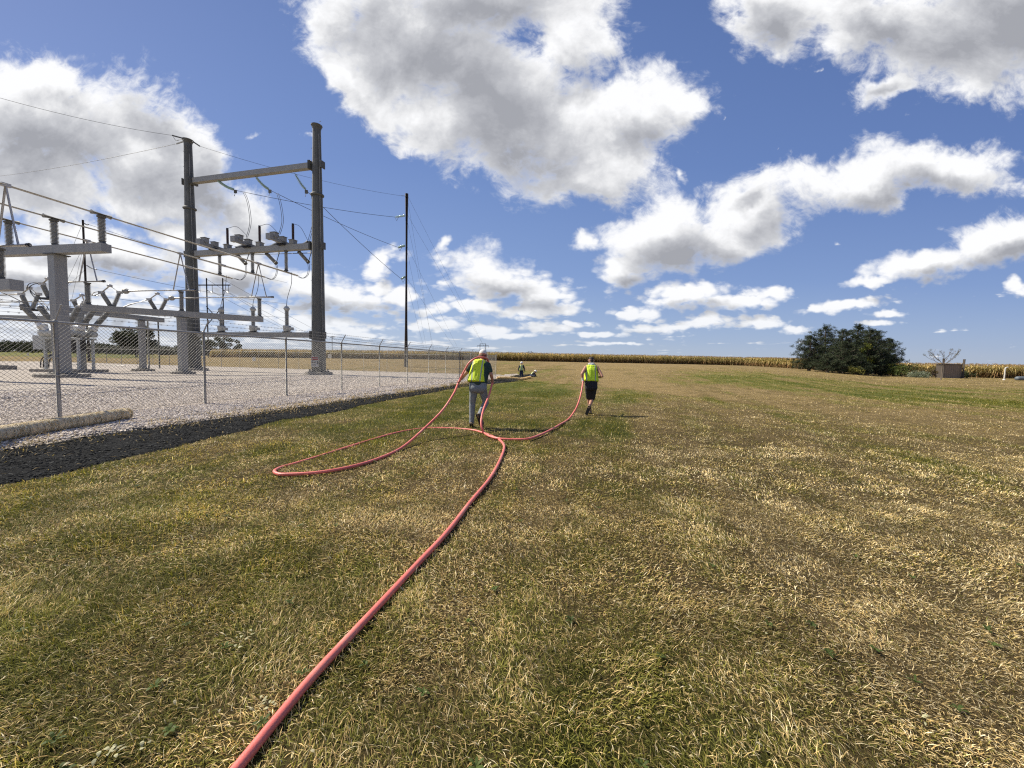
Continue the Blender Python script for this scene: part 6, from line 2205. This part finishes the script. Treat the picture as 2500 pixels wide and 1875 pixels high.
        b = MB(); b.rev(hc + u * .035 * s, u, [(-.01, .128), (0, .135), (.012, .122), (.05, .12), (.09, .10), (.118, .062), (.128, .01)], 18)
        b.build('hard_hat', M[look['hat']], root)
        blob('hair', [(hc - f * .03, hc - f * .04 - u * .05, .078 * s, .06 * s)], M['hair_dark'], root, .012, 3)
    for w, hd, pn in (('wrL', 'hdL', 'pnL'), ('wrR', 'hdR', 'pnR')):
        g = look.get('glove' + w[-1])
        if g:
            caps = [(a, b2, c * 1.18, d2 * 1.18) for (a, b2, c, d2) in hand_caps(J[w], J[hd], J[pn], s, look.get('curl', 1.0))]
            caps.append((J[w] - Vector(J[hd]).normalized() * .05, J[w], .036, .034))
            blob('glove', caps, M[g], root, .007, 1)
    return root

V3 = Vector
# --- the man in jeans with the hose over his shoulders
j = dict(pelvis=at(1167, 940, 9.05), neck=at(1176, 881, 9.22), head=at(1179, 868.5, 9.33),
         shL=at(1153.5, 890, 9.18), shR=at(1191, 891.5, 9.18), elL=at(1137.5, 911, 9.14), wrL=at(1124.5, 927, 9.06), elR=at(1199, 914, 9.12), wrR=at(1202, 928, 9.20),
         hipL=at(1157.5, 946, 9.05), hipR=at(1177, 946, 9.05), knL=at(1153, 986, 9.12), ankL=at(1151.5, 1031, 9.05), toeL=at(1152, 1041.5, 9.22),
         knR=at(1186, 983, 9.14), ankR=at(1170.5, 1013, 8.80), toeR=at(1178, 1034, 8.88))
j['hdL'] = at(1116, 939, 8.98) - j['wrL']; j['pnL'] = V3((-.5, -.75, .2)); j['hdR'] = at(1202.5, 941, 9.22) - j['wrR']; j['pnR'] = V3((-.35, -.8, 0)) * -1
j['face'] = V3((.12, 1, -.25)); j['vest_shift'] = V3((-.045, -.02, 0))
m1z = at(1165, 905, 9.0).z
vm1 = vest_mat('safety_vest_cloth', [(at(1153, 905, 9).x, m1z, .02, .013), (at(1175, 905, 9).x, m1z, .10, .013)])
person(j, 'worker in faded jeans and white cap with hose over his shoulders, seen from behind',
       dict(shirt='shirt_green', sleeve=.62, shirt_low=.10, vest=vm1, vest_low=.12, vest_w=.075, trousers='jeans', hat='cap', curl=1.0), s=1.0, vox=.010, wide=1.0)
# --- the man in shorts
Y2 = 11.7
j = dict(pelvis=at(1443, 939, Y2), neck=at(1443.5, 892, 11.85), head=at(1443.5, 881.5, 11.93),
         shL=at(1430, 897, 11.8), shR=at(1457.5, 897, 11.8), elL=at(1421, 912.5, 11.62), wrL=at(1422.5, 924.5, 11.62), elR=at(1470, 918.5, 11.62), wrR=at(1462, 920.5, 11.92),
         hipL=at(1436.5, 944, Y2), hipR=at(1450, 944, Y2), knL=at(1437.5, 971, 11.86), ankL=at(1440.5, 1004, 11.95), toeL=at(1442, 1009.5, 12.13),
         knR=at(1445.5, 974, 11.86), ankR=at(1438, 995, 11.50), toeR=at(1432.5, 1009, 11.50))
j['hdL'] = at(1422.5, 935, 11.60) - j['wrL']; j['pnL'] = V3((.6, .5, 0)); j['hdR'] = V3((-.8, .5, -.1)); j['pnR'] = V3((0, .2, -1))
j['face'] = V3((0, 1, -.3)); j['vest_shift'] = V3((0, -.015, 0))
z2 = at(1443, 910, Y2).z
vm2 = vest_mat('long_safety_vest_cloth', [(at(1433, 910, Y2 - .1).x, z2, 0, .014), (at(1454.5, 910, Y2 - .1).x, z2, 0, .014)], (.60, .82, .02))
person(j, 'worker in black shorts with dark hair and grey hood, seen from behind on the lawn',
       dict(shirt='shorts', sleeve=0, shirt_low=-.04, vest=vm2, vest_low=.17, vest_w=.095, trousers='shorts', short=True, hat='none', gloveL='glove', gloveR='dark_glove', curl=1.0), s=.98, vox=.011, wide=.93)
# --- far workers
Y3 = 37.0
g3 = V3((0, 0, 0))
def S3(px, py, dy=0): return at(px, py, Y3 + dy)
j = dict(pelvis=S3(1273, 906.5), neck=S3(1273.2, 891), head=S3(1273.6, 886.8, -.05), shL=S3(1278, 893), shR=S3(1268.4, 893), elL=S3(1280.6, 900.5), wrL=S3(1280.9, 906.5, -.05), elR=S3(1266.0, 900.5), wrR=S3(1265.4, 906.5, -.05),
         hipL=S3(1275.2, 908), hipR=S3(1270.8, 908), knL=S3(1275.6, 916), ankL=S3(1275.9, 923.5), toeL=S3(1276.3, 925, -.15), knR=S3(1270.4, 916), ankR=S3(1270, 923.5), toeR=S3(1269.6, 925, -.15))
j['hdL'] = V3((0, 0, -1)); j['pnL'] = V3((-1, 0, 0)); j['hdR'] = V3((0, 0, -1)); j['pnR'] = V3((1, 0, 0)); j['face'] = V3((-.3, -1, -.3))
vm3 = vest_mat('pale_vest_cloth', [(at(1273.3, 900, Y3).x, 0, 0, .035)], (.50, .60, .18))
person(j, 'standing worker in hard hat and dark trousers behind the far straw roll',
       dict(shirt='shirt_navy', sleeve=1.5, vest=vm3, vest_low=.16, vest_w=.09, trousers='jeans_dark', hat='hat_white', curl=.4), s=.98, vox=.016, fwd=V3((0, -1, 0)), wide=.92)
Y4 = 36.0
def S4(px, py, dy=0): return at(px, py, Y4 + dy)
j = dict(pelvis=S4(1297, 916.5), neck=S4(1303.8, 909.3, -.1), head=S4(1306.9, 907.3, -.15), shL=S4(1304.6, 911.2, -.28), shR=S4(1301.8, 909.8, .14), elL=S4(1308, 917, -.3), wrL=S4(1310.6, 922, -.25), elR=S4(1304, 918, .1), wrR=S4(1308.5, 922.3, 0),
         hipL=S4(1297, 917.6, -.12), hipR=S4(1296, 917.4, .12), knL=S4(1305.5, 916.8, -.3), ankL=S4(1304.0, 924, -.25), toeL=S4(1307.5, 925.5, -.3), knR=S4(1294.0, 920.5, .1), ankR=S4(1291.8, 924.6, .1), toeR=S4(1294.5, 926, .0))
j['hdL'] = V3((.5, 0, -1)); j['pnL'] = V3((-1, 0, 0)); j['hdR'] = V3((.5, 0, -1)); j['pnR'] = V3((-1, 0, 0)); j['face'] = V3((1, -.2, -.6))
vm4 = vest_mat('cream_vest_cloth', [], (.62, .64, .28))
person(j, 'crouching worker in white hard hat working at ground level beside the standing worker',
       dict(shirt='shirt_navy', sleeve=1.5, shirt_low=.1, vest=vm4, vest_low=.28, vest_w=.05, trousers='jeans_dark', hat='hat_white', curl=.8), s=.95, vox=.016, fwd=V3((1, 0, -.3)), wide=.85)
